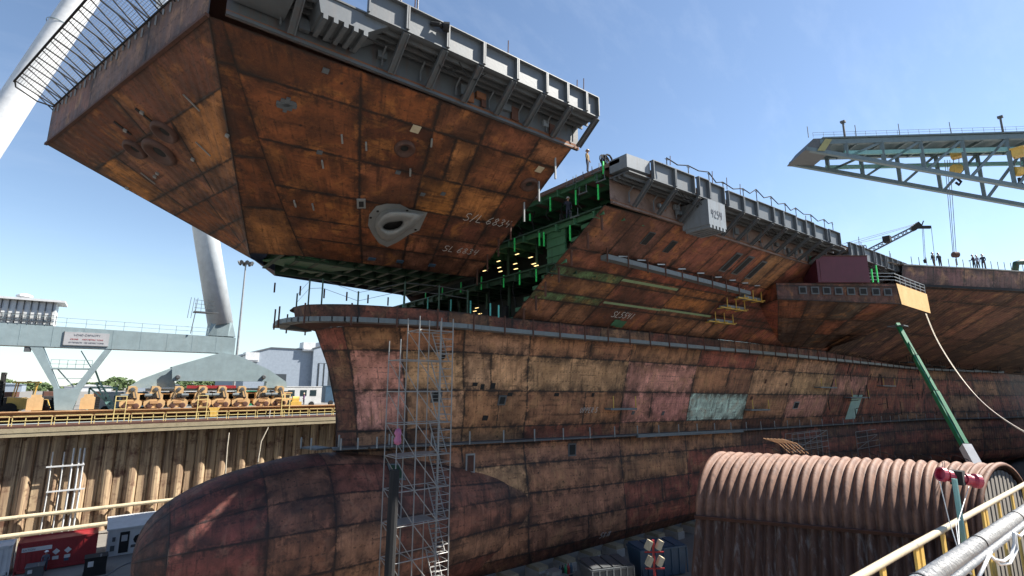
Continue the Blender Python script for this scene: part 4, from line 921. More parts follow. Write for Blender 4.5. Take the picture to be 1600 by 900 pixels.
# ================================================================== GANTRY CRANE ON THE FAR QUAY
gc_ = empty('gantry_crane', (-3.8, 84, -3), 'giant pale blue gantry crane leg with sill beam on yellow wheel trucks', 'crane')
Y0, Y1 = 83.0, 85.4
mb = MB().prism([(-22.5, Y0, 4.6), (12.0, Y0, 4.5), (12.0, Y0, 2.1), (13.85, Y0, 2.1), (13.85, Y0, 6.75), (-22.5, Y0, 7.3)], (0, Y1 - Y0, 0)); mb.build('sill_beam', M['crane'], gc_)
for k in range(12):
    x = -20.5 + k * 2.9; z1 = 7.25 - .0152 * (x + 22.5); MB().box((x, Y0 - .015, 4.65), (x + .05, Y0, z1 - .05)).build('weld_seam', M['crane'], gc_)
MB().box((-22, Y0 - .25, 7.0 - .28), (12, Y0 - .02, 6.72 - .06)).build('cable_tray', M['darkgrey'], gc_) if False else None
hp = onY(354.5, 565, Y0); MB().lathe((hp.x, Y0 - .02, hp.z), (0, -1, 0), [(.72, 0), (.72, .05), (.58, .06), (.58, -.3), (0, -.3)], 20).build('pin_hole', M['teal'], gc_)
for sgn, xb in ((1, 11.9), (-1, -20.2)):
    yb = 84.2; sl_ = -.237 if sgn > 0 else .262; z0 = 8.6
    pts = [(xb + sl_ * (z - z0) if sgn > 0 else xb + sl_ * (z - 8.0), yb, z) for z in (z0, 30, 50, 72)]
    MB().tube(pts, 1.62, 32).build('leg', M['white'] if sgn < 0 else paint('leg_paint', (.58, .62, .65), .45, .1), gc_, smooth=True)
    for q in (22, 38, 54): zz = z0 + q; cx_ = xb + sl_ * q; MB().lathe((cx_, yb, zz), (sl_, 0, 1), [(1.63, -.06), (1.68, -.04), (1.68, .04), (1.63, .06)], 32).build('weld_ring', M['crane'], gc_)
    mb = MB(); n = 16
    b0_ = [(xb + sgn * x_, yb + y_, 6.9) for x_, y_ in ((-1.6, -1.15), (-.5, -1.15), (.9, -1.15), (1.9, -1.15), (1.9, 0), (1.9, 1.15), (.9, 1.15), (-.5, 1.15), (-1.6, 1.15), (-1.6, 0))]
    t0_ = [(xb + 1.62 * math.cos(a), yb + 1.62 * math.sin(a), z0 + .3) for a in [math.atan2(q[1] - yb, q[0] - xb) for q in b0_]]
    mb.rings([b0_, t0_]).build('leg_foot', M['crane'], gc_)
MB().box((-16, 82.8, 70), (8, 86, 75)).build('girder_end', M['crane'], gc_)
# equalizers
for yy, pl_ in ((82.75, [(269, 573), (345, 551), (372, 555), (421, 578), (421, 596), (269, 595)]),):
    q = [onY(u, v, yy) for u, v in pl_]; MB().prism(q, (0, .22, 0)).build('equalizer_beam', M['crane'], gc_)
    MB().prism([p + V((0, 2.6, 0)) for p in q], (0, .22, 0)).build('equalizer_beam', M['crane'], gc_)
    MB().prism([(q[0].x + .3, 82.98, q[0].z), (q[3].x - .3, 82.98, q[3].z), (q[3].x - .3, 82.98, q[4].z), (q[0].x + .3, 82.98, q[4].z)], (0, 2.3, 0)).build('equalizer_beam', M['crane'], gc_)
for u in (278, 412):
    p = onY(u, 589, 82.7); MB().lathe(p, (0, -1, 0), [(.3, 0), (.3, .15), (.2, .3), (0, .3)], 12).build('pin', M['darkgrey'], gc_)
for pl_ in ([(198, 606), (222, 592), (268, 575), (275, 606)], [(415, 606), (421, 578), (448, 597), (448, 606)]):
    MB().prism([onY(u, v, 83.5) for u, v in pl_], (0, 1.6, 0)).build('equalizer_beam', M['crane'], gc_)
MB().box((4, 83.7, -.75), (21, 84.9, -.4)).build('equalizer_beam', M['crane'], gc_)
MB().box((1.6, 84.3, -2.6), (22.2, 85.0, -.9)).build('bogie_frame_and_shade', M['black'], gc_)  # black box standing for the shade behind the wheel trucks
MB().box((-26, 84.4, -2.8), (-13, 85.0, -1.2)).build('bogie_frame_and_shade', M['black'], gc_)  # second black box painted in for shade, at the left trucks
proto = None
def truck(x):
    y = 82.5; x += random.uniform(-.12, .12)
    o = MB().prism([(x - .95, y, -2.9), (x + .95, y, -2.9), (x + 1.16, y, -2.5), (x + 1.16, y, -2.05), (x + .85, y, -1.8), (x - .85, y, -1.8), (x - 1.16, y, -2.05), (x - 1.16, y, -2.5)], (0, 1.5, 0)).build('wheel_truck', M['truck'], gc_)
    k = random.choice([-1, 1])
    MB().prism([(x - .85, y + .1, -1.79), (x + .85, y + .1, -1.79), (x + .85, y + .1, -1.2), (x + .55, y + .1, -.95), (x + .55, y + .1, -.35), (x + .3, y + .1, -.1), (x - .45, y + .1, -.1), (x - .5, y + .1, -.8), (x - .85, y + .1, -1.1)][::k], (0, 1.2, 0)).build('truck_head', M['truck'], o)
    MB().lathe((x, y + .08, -.5), (0, -1, 0), [(.24, 0), (.24, .08), (0, .1)], 12).build('pin', M['darkgrey'], o)
    MB().box((x - .7, y + .02, -1.75), (x + .6, y + .09, -1.62)).build('seam_flange', M['dkrust'], o)
    for q in (-.55, .55): MB().lathe((x + q, y - .02, -2.62), (0, -1, 0), [(.36, 0), (.36, .05), (.2, .09), (0, .09)], 14).build('wheel', M['dkrust'], o)
    MB().tube([(x - 1.15 * k, y + .1, -1.3), (x - .35 * k, y + .1, -1.3)], .24, 10).bar((x - .75 * k, y + .1, -1.1), (x - .75 * k, y + .1, -.85), .2).build('motor', M['ledge'], o)
    MB().tube([(x + .3 * k, y, -.5), (x - .1, y - .25, -1.2), (x - .9 * k, y - .1, -1.75)], .035, 5).build('hose', M['black'], o)
    MB().box((x - .5, y - .14, -2.35), (x + .35, y - .01, -1.98)).build('gear_case', M['rail'], o)
    MB().bar((x + .55 * k, y - .06, -1.75), (x + .2 * k, y - .06, -.6), .1).build('brake_rod', M['darkgrey'], o)
    MB().box((x - .1 * k - .22, y - .05, -1.55), (x - .1 * k + .22, y + .08, -1.05)).build('terminal_box', M['black'], o)
    return o
for k in range(8): truck(2.6 + k * 2.55)
for x, z1 in ((-6.55, -.9), (-1.75, -.9), (-24, -1)): MB().prism([(x - .7, 83, -2.9), (x + .7, 83, -2.9), (x + .7, 83, -1.5), (x + .5, 83, -1.4), (x + .5, 83, z1 - .2), (x - .4, 83, z1 - .2), (x - .4, 83, -1.4), (x - .7, 83, -1.6)], (0, 1.5, 0)).build('rail_clamp', M['truck'], gc_)
for k in range(8):
    x = -25 - k * 2.5
for x in (1.0, 9.9, 20.6):
    mb = MB()
    for q in (0, 1.1): mb.bar((x + q, 82.0, -4.4), (x + q, 82.0, -1.3), .1)
    for z in (-1.35, -1.9, -2.9, -3.5, -4.0): mb.bar((x, 82.0, z), (x + 1.1, 82.0, z), .09)
    mb.build('access_gate', M['handrail'], gc_)
for x in (-10.2, 11.9): MB().prism([(x - .7, 81.9, -3.0), (x + .7, 81.9, -3.0), (x + .45, 81.9, -3.5), (x + .45, 81.9, -4.2), (x - .45, 81.9, -4.2), (x - .45, 81.9, -3.5)], (0, .5, 0)).build('rail_stop', M['yellow'], gc_)
mb = MB().box((1.4, 83.6, -2.2), (22.4, 84.2, -1.9)); mb.box((1.4, 83.6, -1.2), (22.4, 84.0, -1.05)); mb.build('bogie_frame_and_shade', M['truck'], gc_)
# V support
Lp = [onY(u, v, 83.05) for u, v in ((44, 537), (66, 540), (92, 607), (84, 607))]; MB().prism(Lp, (0, 2.2, 0)).build('strut', M['crane'], gc_)
Lp = [onY(u, v, 83.05) for u, v in ((166, 543), (178, 541), (127, 608), (115, 607))]; MB().prism(Lp, (0, 2.2, 0)).build('strut', M['crane'], gc_)
Lp = [onY(u, v, 83.0) for u, v in ((83, 607), (127, 607), (113, 641), (85, 641))]; MB().prism(Lp, (0, 2.3, 0)).build('strut_foot', M['crane'], gc_)
mb = MB(); a = onY(78, 575, 83.2); b = onY(143, 575, 83.2)
mb.box((a.x, 83.1, a.z - .12), (b.x, 85.2, a.z + .05))
for z in (.5, 1.0): mb.bar((a.x, 83.15, a.z + z), (b.x, 83.15, a.z + z), .06)
for k in range(6): x = a.x + (b.x - a.x) * k / 5; mb.bar((x, 83.15, a.z), (x, 83.15, a.z + 1), .06)
a2 = onY(90, 591, 83.2); mb.bar((a2.x, 83.2, a2.z), (a2.x + 3.2, 83.2, a2.z), .08); mb.bar((a.x + .6, 84, a.z), (a.x + 2.4, 84, a.z - 2.2), .5, .12); mb.bar((a.x + 2.6, 84, a.z + 2.2), (a.x + 3.9, 84, a.z), .4, .12)
mb.build('inspection_platform', M['crane'], gc_)
mb = MB()
for x in [q * 1.9 - 22 for q in range(19)]:
    z = 7.3 - .0152 * (x + 22.5); mb.bar((x, 83.1, z), (x, 83.1, z + 1.1), .06)
for z in (.55, 1.1): mb.bar((-22, 83.1, 7.28 + z), (12.4, 83.1, 6.77 + z), .05)
mb.build('guard_rail', M['crane'], gc_)
H0 = onY(92, 470, 83.4); mb = MB().box((-20, 83.3, 7.15), (-6.1, 87, 9.95)); mb.box((-20.3, 82.7, 9.95), (-5.3, 87.4, 10.2)); mb.build('machinery_house', M['white'], gc_)
mb = MB()
for k in range(22): mb.box((-19.9 + k * .64, 83.18, 7.2), (-19.8 + k * .64, 83.3, 9.95))
mb.build('cladding_rib', M['darkgrey'], gc_)
mb = MB()
for k in range(18): mb.bar((-19.5 + k * .8, 82.95, 7.2), (-19.5 + k * .8, 82.95, 8.35), .07)
for z in (7.45, 7.85, 8.3): mb.bar((-20, 82.95, z), (-6.1, 82.95, z), .07)
mb.build('guard_rail', M['darkgrey'], gc_)
MB().lathe((-9.2, 84.5, 10.2), (0, 0, 1), [(.4, 0), (.4, .25), (.8, .3), (.75, .5), (.3, .7), (0, .72)], 14).build('roof_vent', M['white'], gc_)
sg0 = onY(88, 520, 82.95); sg = MB().box((-4.9, 82.93, 4.85), (-.55, 82.99, 6.45)).build('sign', M['sign'], gc_)
fonttext('LOAD CAPACITY', .33, M['text'], sg, (-2.7, 82.915, 6.0), (R(90), 0, 0)); fonttext('CRANE     1050 METRIC TONS', .24, M['redtext'], sg, (-2.7, 82.915, 5.5), (R(90), 0, 0)); fonttext('EXTENSION  100 METRIC TONS', .24, M['text'], sg, (-2.7, 82.915, 5.1), (R(90), 0, 0))
mb = MB().box((-4.95, 82.9, 4.8), (-4.88, 82.99, 6.5)); mb.box((-4.95, 82.9, 4.78), (-.55, 82.99, 4.85)); mb.build('sign_frame', M['darkgrey'], gc_)
# ladder cage and platform on the leg
mb = MB(); p = onY(308, 487, 83.0)
mb.box((p.x - .4, 82.6, p.z - .1), (p.x + 2.6, 84, p.z + .05))
for q in (0, .7, 1.5, 2.3): mb.bar((p.x - .3 + q, 82.7, p.z), (p.x - .3 + q, 82.7, p.z + 1.6), .05)
for z in (.5, 1.05, 1.6): mb.bar((p.x - .4, 82.7, p.z + z), (p.x + 2.4, 82.7, p.z + z), .05)
for q in (-.9, -.5, -.1): mb.bar((p.x + q - .2, 82.7, p.z - 1.0), (p.x + q, 82.7, p.z + 1.9), .06)
mb.bar((p.x - .5, 82.8, 7.0), (p.x - .2, 82.8, p.z), .1); mb.build('ladder_platform', M['darkgrey'], gc_)
MB().bar((-8.0, 83.4, 4.5), (-8.0, 83.4, 3.9), .6).build('flood_lamp', M['darkgrey'], gc_)
MB().box((8.5, 83.0, -.42), (14.5, 83.3, -.02)).build('hazard_plate', M['red'], gc_)

# ================================================================== YARD BEHIND
mast = empty('light_mast', (18.8, 110, YARD), 'tall thin light mast with a crown of lamps behind the crane leg', 'light mast')
MB().tube([(18.8, 110, YARD), (18.8, 110, 23.6)], .28, 8, r1=.14).build('pole', M['scaf'], mast); mb = MB()
MB().lathe((18.8, 110, 23.5), (0, 0, 1), [(.5, 0), (.9, .1), (.9, .2), (.2, .3)], 12).build('lamp_ring', M['darkgrey'], mast)
for k in range(8):
    a = k * math.pi / 4; c_ = V((18.8 + 1.0 * math.cos(a), 110 + 1.0 * math.sin(a), 23.75)); MB().lathe(c_, (math.cos(a), math.sin(a), -.4), [(.12, -.2), (.3, .1), (.42, .35), (0, .36)], 8).build('lamp', M['darkgrey'], mast)
def shed_bld(x0, x1, xr, y0, y1, ze0, zr, ze1, label, door):
    b = empty('warehouse', ((x0 + x1) / 2, (y0 + y1) / 2, YARD), label, 'building')
    mb = MB().prism([(x0, y0, YARD), (x1, y0, YARD), (x1, y0, ze1), (xr, y0, zr), (x0, y0, ze0)], (0, y1 - y0, 0)); mb.build('wall', M['shed'], b)
    mb = MB().prism([(x0 - .4, y0 - .3, ze0), (xr, y0 - .3, zr), (x1 + .4, y0 - .3, ze1), (x1 + .4, y0 - .3, ze1 + .35), (xr, y0 - .3, zr + .35), (x0 - .4, y0 - .3, ze0 + .35)], (0, y1 - y0 + .6, 0)); mb.build('roof', M['grey'], b)
    for (a, c, zt) in door:
        d = MB().box((a, y0 - .15, YARD), (c, y0 - .02, zt)).build('door', M['sheddark'], b)
        n = 4
        for k in (0, 1): MB().box((a + (c - a) * (.05 + .22 * k), y0 - .25, YARD), (a + (c - a) * (.2 + .22 * k), y0 - .16, zt - .2)).build('door_leaf', M['shed'], d)
    return b
shed_bld(37, 62, 45, 200, 260, 10.2, 13.2, 13.0, 'pale blue warehouse with low pitched roof and narrow dark door', [(44.5, 51, 4)])
shed_bld(59.5, 95, 80, 198, 262, 13.4, 20.5, 17, 'taller pale blue warehouse with wide dark doorway beside the bow', [(61.5, 70.5, 8.2)])
for x, y, z in ((39, 199, 10.2), (58, 198.5, 14.6)):
    MB().box((x - 2.2, y, z - 2), (x + 2.2, y + 5, z + 1.2)).box((x - 2, y - .2, z - 1.5), (x + 2, y, z - 1)).build('roof_ventilator', M['white'], label='white boxy ventilator on the %s warehouse roof' % ('lower' if x < 45 else 'boundary of the two blue'), cat='vent')
# forklift
fk = empty('forklift', (-11, 90, YARD), 'yellow and black heavy forklift parked behind the crane rail', 'forklift')
bx_ = -9.5
MB().hexa([(bx_, 88, YARD + .7), (bx_ + 4, 88, YARD + .7), (bx_ + 4, 90.4, YARD + .7), (bx_, 90.4, YARD + .7), (bx_, 88, YARD + 2.2), (bx_ + 3.6, 88, YARD + 1.8), (bx_ + 3.6, 90.4, YARD + 1.8), (bx_, 90.4, YARD + 2.2)]).build('body', M['yellow'], fk)
mb = MB()
for x in (bx_ + .4, bx_ + 2.2):
    for y in (88.1, 90.3): mb.bar((x, y, YARD + 2), (x + .2, y, YARD + 3.9), .12)
mb.box((bx_ + .3, 88, YARD + 3.9), (bx_ + 2.7, 90.4, YARD + 4.05)); mb.build('cab', M['yellow'], fk)
mb = MB()
for y in (88.4, 90): mb.bar((bx_ - .6, y, YARD + .2), (bx_ - .8, y, YARD + 5.0), .3)
for z in (1, 2.4, 3.8, 4.9): mb.box((bx_ - .95, 88.3, YARD + z), (bx_ - .6, 90.1, YARD + z + .25))
mb.box((bx_ - 1.8, 88.2, YARD + 1.2), (bx_ - .9, 90.2, YARD + 3.4)); mb.build('mast', M['black'], fk)
for x in (bx_ + .3, bx_ + 3.2):
    for y in (87.9, 90.5): MB().lathe((x, y, YARD + .75), (0, -1, 0), [(.75, -.2), (.75, .2), (.4, .22), (0, .22)], 14).build('wheel', M['black'], fk)
# teal A-frame ladder structure and trailers
mb = MB(); q0 = onY(160, 641, 86); q1 = onY(150, 590, 86)
for a, b in (((183, 641), (156, 598)), ((172, 641), (150, 598)), ((163, 608), (176, 640)), ((140, 606), (172, 632)), ((140, 606), (184, 606)), ((183, 606), (178, 641)), ((136, 641), (140, 606)), ((156, 598), (148, 576))): mb.bar(onY(*a, 86), onY(*b, 86), .2)
for k in range(8): t = k / 8; mb.bar(onY(183, 641, 86).lerp(onY(156, 598, 86), t), onY(172, 641, 86).lerp(onY(150, 598, 86), t), .12)
mb.build('access_ladder', M['teal'], label='teal steel stair frame standing behind the crane support', cat='stairs')
def trailer(x, y, ln, h, mat, label, cat='trailer', win=True):
    b = empty('trailer', (x, y, YARD), label, cat)
    mb = MB().box((x, y, YARD + .5), (x + ln, y + 2.6, YARD + h)); mb.box((x - .05, y - .05, YARD + h), (x + ln + .05, y + 2.65, YARD + h + .12)); mb.build('body', mat, b)
    for q in (.2, .75): MB().lathe((x + ln * q, y - .02, YARD + .45), (0, -1, 0), [(.45, -.2), (.45, .1), (.2, .12), (0, .12)], 12).build('wheel', M['black'], b)
    if win:
        for q in (.15, .45, .7): MB().box((x + ln * q, y - .04, YARD + h * .55), (x + ln * (q + .16), y - .003, YARD + h * .85)).build('window', M['glass'], b)
    return b
trailer(23.0, 92, 6.5, 3.3, M['white'], 'white site trailer parked beyond the crane trucks near the bow')
trailer(31.5, 96, 5.0, 3.4, M['blue'], 'blue box trailer parked right beside the ship stem in the yard', win=False)
trailer(-.6, 88.5, 3.2, 2.6, M['white'], 'small white cabin between the crane support and the wheel trucks', 'cabin')
trailer(9, 92, 9, 3.0, M['white'], 'long white trailer half hidden behind the yellow wheel trucks')
trailer(16, 90, 4.5, 2.6, M['green'], 'dark green trailer box behind the right wheel trucks', win=False)
trailer(2, 94, 5, 2.5, M['blue'], 'blue trailer behind the first wheel trucks', win=False)
trailer(-20, 96, 6, 2.6, M['blue'], 'blue trailer at the left edge beyond the forklift')
YL = [('yellow', 'yellow generator skid on the quay beyond the handrail near the stem', 22.6), ('truck', 'tan winch unit standing on the quay left of the forklift', -13.2), ('dkrust', 'rusty steel crate left of the pale blue crane support', -6.9)]
for m_, lb, x in YL:
    mb = MB().box((x, 84.7, YARD), (x + 1.6, 86, YARD + 1.1)); mb.box((x + .2, 84.8, YARD + 1.1), (x + 1.2, 85.8, YARD + 1.6)); mb.tube([(x + .3, 85.2, YARD + 1.6), (x + 1.3, 85.2, YARD + 1.6)], .3, 10); mb.build('machine_skid', M[m_], label=lb, cat='machine', base=(x, 85, YARD))
random.seed(21)
for k in range(12):
    x = -22 + k * 4.2 + random.uniform(-1, 1); y = random.uniform(98, 118); c = random.choice(['white', 'lamp', 'darkgrey', 'blue', 'rust'])
proto = None; random.seed(31)
for k in range(16):
    x = -24 + k * 3.3 + random.uniform(-.8, .8); y = 90 + (k * 7) % 19
    if proto is None:
        proto = empty('material_stack', (x, y, YARD), '', 'material stack', 'material stacks in the yard')
        mb = MB()
        for q in range(6): mb.box((x - 1.3 + (q % 3) * .15, y - 1, YARD + .2 + q * .3), (x + 1.2 + (q % 2) * .2, y + 1, YARD + .46 + q * .3))
        mb.build('planks', M['black'], proto); MB().box((x - 1.1, y - .8, YARD), (x + 1.1, y + .8, YARD + .2)).build('pallet', M['timber'], proto)
        MB().box((x - .5, y - .7, YARD + 2.0), (x + .7, y + .5, YARD + 2.7)).build('crate', M['dkrust'], proto); o = proto
    else: o = copy_tree(proto); o.location = (x, y, YARD); o.rotation_euler.z = random.uniform(-.6, .6)
    o['label'] = 'dark stack of material on a pallet in the yard behind the gantry crane'
# far tree line and low roofs
mb = MB(); random.seed(5)
for k in range(5200):
    x = random.uniform(-150, 180); y = random.uniform(430, 480); top = 5.6 + 1.2 * math.sin(x * .035) + 2 * math.sin(x * .11 + 1) + 1.2 * math.sin(x * .31)
    z = YARD + random.random() ** .7 * top; s_ = random.uniform(.5, 1.7)
    a = V((random.uniform(-1, 1), random.uniform(-1, 1), random.uniform(-.6, 1))).normalized(); b = a.cross(V((.3, .5, .8))).normalized(); c_ = a.cross(b)
    mb.add([V((x, y, z)) + b * s_, V((x, y, z)) + c_ * s_, V((x, y, z)) - b * s_, V((x, y, z)) - c_ * s_, V((x, y, z)) + a * s_], [(0, 1, 4), (1, 2, 4), (2, 3, 4), (3, 0, 4), (0, 3, 2, 1)])
mb.build('tree_line', M['leaf'], label='dark green belt of far trees beyond the shipyard', cat='trees', kind='stuff')
for k, x in enumerate((-95, -60, -20, 15, 60)):
    mb = MB().box((x, 400, YARD), (x + 22, 420, YARD + 3 + k % 2 * 1.0)); mb.prism([(x - .5, 399.5, YARD + 3 + k % 2 * 1.0), (x + 22.5, 399.5, YARD + 3 + k % 2 * 1.0), (x + 11, 399.5, YARD + 4.2 + k % 2 * 1.0)], (0, 21, 0))
    mb.build('shed', M['shed'] if k % 2 else M['white'], label='small pale shed on the far shore before the trees', cat='building', group='sheds on the far shore', base=(x + 11, 410, YARD))

# ================================================================== ACCESS STAIR TOWER
tw = empty('stair_tower', (17, 31, FLOOR), 'tall galvanised scaffold stair tower standing against the hull', 'scaffold')
xs = [15.75, 18.3]; ys = [30.2, 31.9]; ZT_ = 4.5
for x in xs:
    for y in ys: MB().tube([(x, y, FLOOR), (x, y, ZT_ if x > 16 or y < 31 else ZT_)], .04, 6).build('standard', M['scafdark'], tw)
for y in ys: MB().tube([(17.4, y, FLOOR), (17.4, y, ZT_)], .036, 6).build('standard', M['scafdark'], tw)
for y in ys: MB().tube([(14.45, y, FLOOR), (14.45, y, 2.9)], .036, 6).build('standard', M['scafdark'], tw)
z = FLOOR + .6; i = 0
while z < ZT_ + .1:
    mb = MB()
    for y in ys: mb.tube([(14.45 if z < 3 else 15.75, y, z), (18.3, y, z)], 0.032, 5)
    for x in xs + [17.4] + ([14.45] if z < 3 else []): mb.tube([(x, ys[0], z), (x, ys[1], z)], 0.032, 5)
    mb.build('ledger', M['scafdark'], tw)
    if z + 2 < ZT_ + .5:
        MB().tube([(15.75, ys[0], z + 2), (17.4, ys[0], z)], .032, 5).build('brace', M['scafdark'], tw)
        MB().tube([(14.45 if z < 1 else 15.75, ys[1], z + 2), (15.75 if z < 1 else 17.4, ys[1], z)], .028, 5).build('brace', M['scafdark'], tw)
        if z < 1: MB().tube([(14.45, ys[0], z + 1.9), (15.75, ys[0], z)], .028, 5).build('brace', M['scafdark'], tw)
        mb = MB(); mb.bar((17.5, 30.5, z), (17.5, 31.7, z + 2), .03, .1); mb.bar((18.2, 30.5, z), (18.2, 31.7, z + 2), .03, .1)
        for k in range(8): t = k / 8; mb.box((17.5, 30.45 + 1.2 * t, z + 2 * t), (18.2, 30.65 + 1.2 * t, z + 2 * t + .02))
        mb.build('stair_flight', M['scafdark'], tw)
        mb = MB()
        for q in (.5, 1., 1.5): mb.tube([(17.4, ys[0], z + q), (18.3, ys[0], z + q)], .022, 5); mb.tube([(18.3, ys[0], z + q), (18.3, ys[1], z + q)], .022, 5)
        mb.build('guard_rail', M['scafdark'], tw)
    if i in (2, 4, 6): MB().box((14.6, 30.3, z + .05), (17.3, 31.8, z + .09)).build('platform', M['scafdark'], tw)
    z += 2.0; i += 1
for z in (3.4, 4.5):
    pass
p = onY(612, 683, 30.0); mb = MB()
rs_ = []
for k, (r, dz) in enumerate(((.03, .5), (.16, .42), (.22, .2), (.15, .02), (.23, -.2), (.2, -.42), (.04, -.5))): rs_.append([(14.45 + r * math.cos(a * .785 + k * .3) * (1 + .2 * math.sin(a * 2 + k)), 30.05 + r * math.sin(a * .785 + k * .3), p.z + dz) for a in range(8)])
mb.rings(rs_).build('plastic_bundle', M['pinkbag'], label='pink plastic bundle tied to the stair tower', cat='bundle', smooth=True, base=(14.45, 30, p.z))
p0_ = onY(608, 735, 29.8)
MB().tube([(13.9 + .25, 29.8, FLOOR), (14.1, 29.8, -13), (14.2, 29.8, p0_.z)], .3, 10).build('vent_duct', M['black'], label='black ventilation duct standing up beside the stair tower', cat='duct', base=(14.1, 29.8, FLOOR))

# ================================================================== CORRUGATED SHELTER
C0, C1, CZ, RAD, KS = V((36.6, 22.3, 0)), V((45.1, 8.0, 0)), -5.0, 3.75, .42
ax = (C1 - C0).normalized(); nn = V((ax.y, -ax.x, 0)); nn = nn if nn.x > 0 else -nn   # nn points to the far (lit) side
LN = (C1 - C0).length; NR = 27; KE = KS + .32
sh = empty('corrugated_shelter', tuple((C0 + C1) / 2 + V((0, 0, FLOOR))), 'big rusty ribbed steel arch shelter on the dock floor', 'shelter')
secs = []
for k in range(NR * 8 + 1):
    f = k / (NR * 8); ph = (f * NR) % 1; bulge = .34 * (max(0, math.sin(math.pi * ph)) ** .8) if k < NR * 8 else 0; o = C0 + ax * (LN * f); sec = []; ks = KS + max(0, (f - .72) / .28) ** 1.5 * .32
    for j in range(0, 33):
        a = math.pi * j / 32; r = RAD - .2 + bulge; x = -math.cos(a) * r; z = CZ - RAD + math.sin(a) * r
        sec.append(o + nn * x + ax * (ks * x) + V((0, 0, z)))
    lo = [o + nn * x + ax * (ks * x) + V((0, 0, z)) for x, z in [(-(RAD - .2 + bulge) - 2.6 * (1 - q / 6), FLOOR + (CZ - RAD - FLOOR) * q / 6) for q in range(6)]]
    hi = [o + nn * x + ax * (ks * x) + V((0, 0, z)) for x, z in [((RAD - .2 + bulge) + 2.6 * ((q + 1) / 6), FLOOR + (CZ - RAD - FLOOR) * (5 - q) / 6) for q in range(6)]]
    secs.append(lo + sec + hi)
MB().rings(secs, closed=False).build('corrugated_shell', M['barrel'], sh, smooth=True)
a_ = C0 - nn * (RAD + .12) - ax * (KS * RAD); b_ = C1 - nn * (RAD + .12) - ax * (KE * RAD)
mb = MB().bar(a_ + V((0, 0, CZ - RAD)), b_ + V((0, 0, CZ - RAD)), .16, .24); mb.bar(a_ + V((0, 0, CZ - RAD + .1)) - nn * .1, b_ + V((0, 0, CZ - RAD + .1)) - nn * .1, .35, .05); mb.build('spring_angle', M['dkrust'], sh)
endp = secs[-1]; cE = C1 + V((0, 0, CZ - RAD))
mb = MB()
for k in range(26):
    x0 = -RAD + .15 + k * (2 * RAD - .3) / 26; x1 = x0 + (2 * RAD - .3) / 26 - .05
    zt = lambda x: CZ - RAD + math.sqrt(max(0, (RAD - .3) ** 2 - x * x))
    d_ = -.12 + .05 * (k % 2)
    P = lambda x, z: C1 + nn * x + ax * (KE * x + d_) + V((0, 0, z))
    mb.prism([P(x0, FLOOR), P(x1, FLOOR), P(x1, zt(x1)), P(x0, zt(x0))], ax * .05)
mb.build('plank_end_wall', M['wood'], sh)
rim = [C1 + nn * (-math.cos(math.pi * j / 32) * (RAD + .05)) + ax * (KE * -math.cos(math.pi * j / 32) * RAD + .05) + V((0, 0, CZ - RAD + math.sin(math.pi * j / 32) * (RAD + .05))) for j in range(33)]
MB().tube(rim, .16, 8).build('end_rim', M['barrel'], sh, smooth=True)
mb = MB()
for k in range(12):
    c_ = C0 + ax * (3.5 + k * 1.0) + V((0, 0, CZ + .12)) + nn * .8; mb.tube([c_, c_ + V((.2, .1, .35)), c_ + ax * .5 + V((0, 0, .28)), c_ + ax * 1.0 + V((0, 0, .05))], .03, 5)
mb.build('loose_cable', M['black'], sh)
mb = MB()
for k in range(6): c_ = C0 + ax * (5.2 + k * .25) + V((0, 0, CZ)) + nn * 2.2; mb.tube([c_, c_ + V((-.4, .6, .7)), c_ + V((-1.0, 1.4, 1.0))], .035, 5)
mb.build('reinforcing_bar', M['rail'], label='spray of bent steel bars sticking up behind the arch shelter crest', cat='steel bars')

# ================================================================== NEAR RAILING, PIPES, LAMP
RY = 1.25
def rz(x): return onY(1403 + 0 * x, 867, RY).z
r0, r1_, r2 = onY(1330, 908, RY), onY(1403, 866, RY), onY(1600, 757, RY)
nr = empty('railing', (5, RY, QUAY), 'weathered yellow pipe railing along the near quay edge', 'railing')
rd = (V((r2.x, RY, r2.z)) - V((r1_.x, RY, r1_.z)))
pe = V((r1_.x, RY, r1_.z)) + rd * 6
pb = V((r1_.x, RY, r1_.z)) + V((-3.2, 0, -.02)) if False else r0 + (r0 - r1_) * 4
MB().tube([pb, r0, V((r1_.x, RY, r1_.z)), V((r2.x, RY, r2.z)), pe], .023, 10).build('top_rail', M['lamp'], nr, smooth=True)
for k in range(-3, 26):
    for dx in ((0, .1) if k % 3 == 1 else (0,)):
        x = r1_.x - .28 + k * .62 + dx
        if x > 22: continue
        z = r1_.z + (rd.z / rd.x) * (x - r1_.x) if x > r1_.x else r1_.z + (r0.z - r1_.z) / (r0.x - r1_.x) * (x - r1_.x)
        MB().box((x - .03, RY - .008, QUAY - .5), (x + .03, RY + .008, z - .02)).build('post', M['yellow'], nr)
pA, pB2 = onY(1460, 897, 1.0), onY(1600, 801, 1.0); dP = pB2 - pA; p_s = pA - dP * 1.5; p_e = pA + dP * 9
wp = MB().tube([p_s, p_e], .05, 16).build('service_pipe', M['pipewhite'], label='thick pale wrapped pipe running beside the yellow railing', cat='pipe', smooth=True, base=tuple(pA))
for k in range(8):
    q = pA + dP * (-.1 + k * .48); d_ = dP.normalized(); MB().lathe(q, d_, [(.051, -.008), (.055, -.007), (.055, .007), (.051, .008)], 16).build('pipe_band', M['black'], wp)
pA2, pB3 = onY(1500, 897, .86), onY(1600, 819, .86); dQ = pB3 - pA2
MB().tube([pA2 - dQ * 1.5, pA2 + dQ * 9], .018, 8).build('conduit', M['pipewhite'], label='thin pale conduit running just inside the thick wrapped pipe', cat='pipe', smooth=True, base=tuple(pA2))
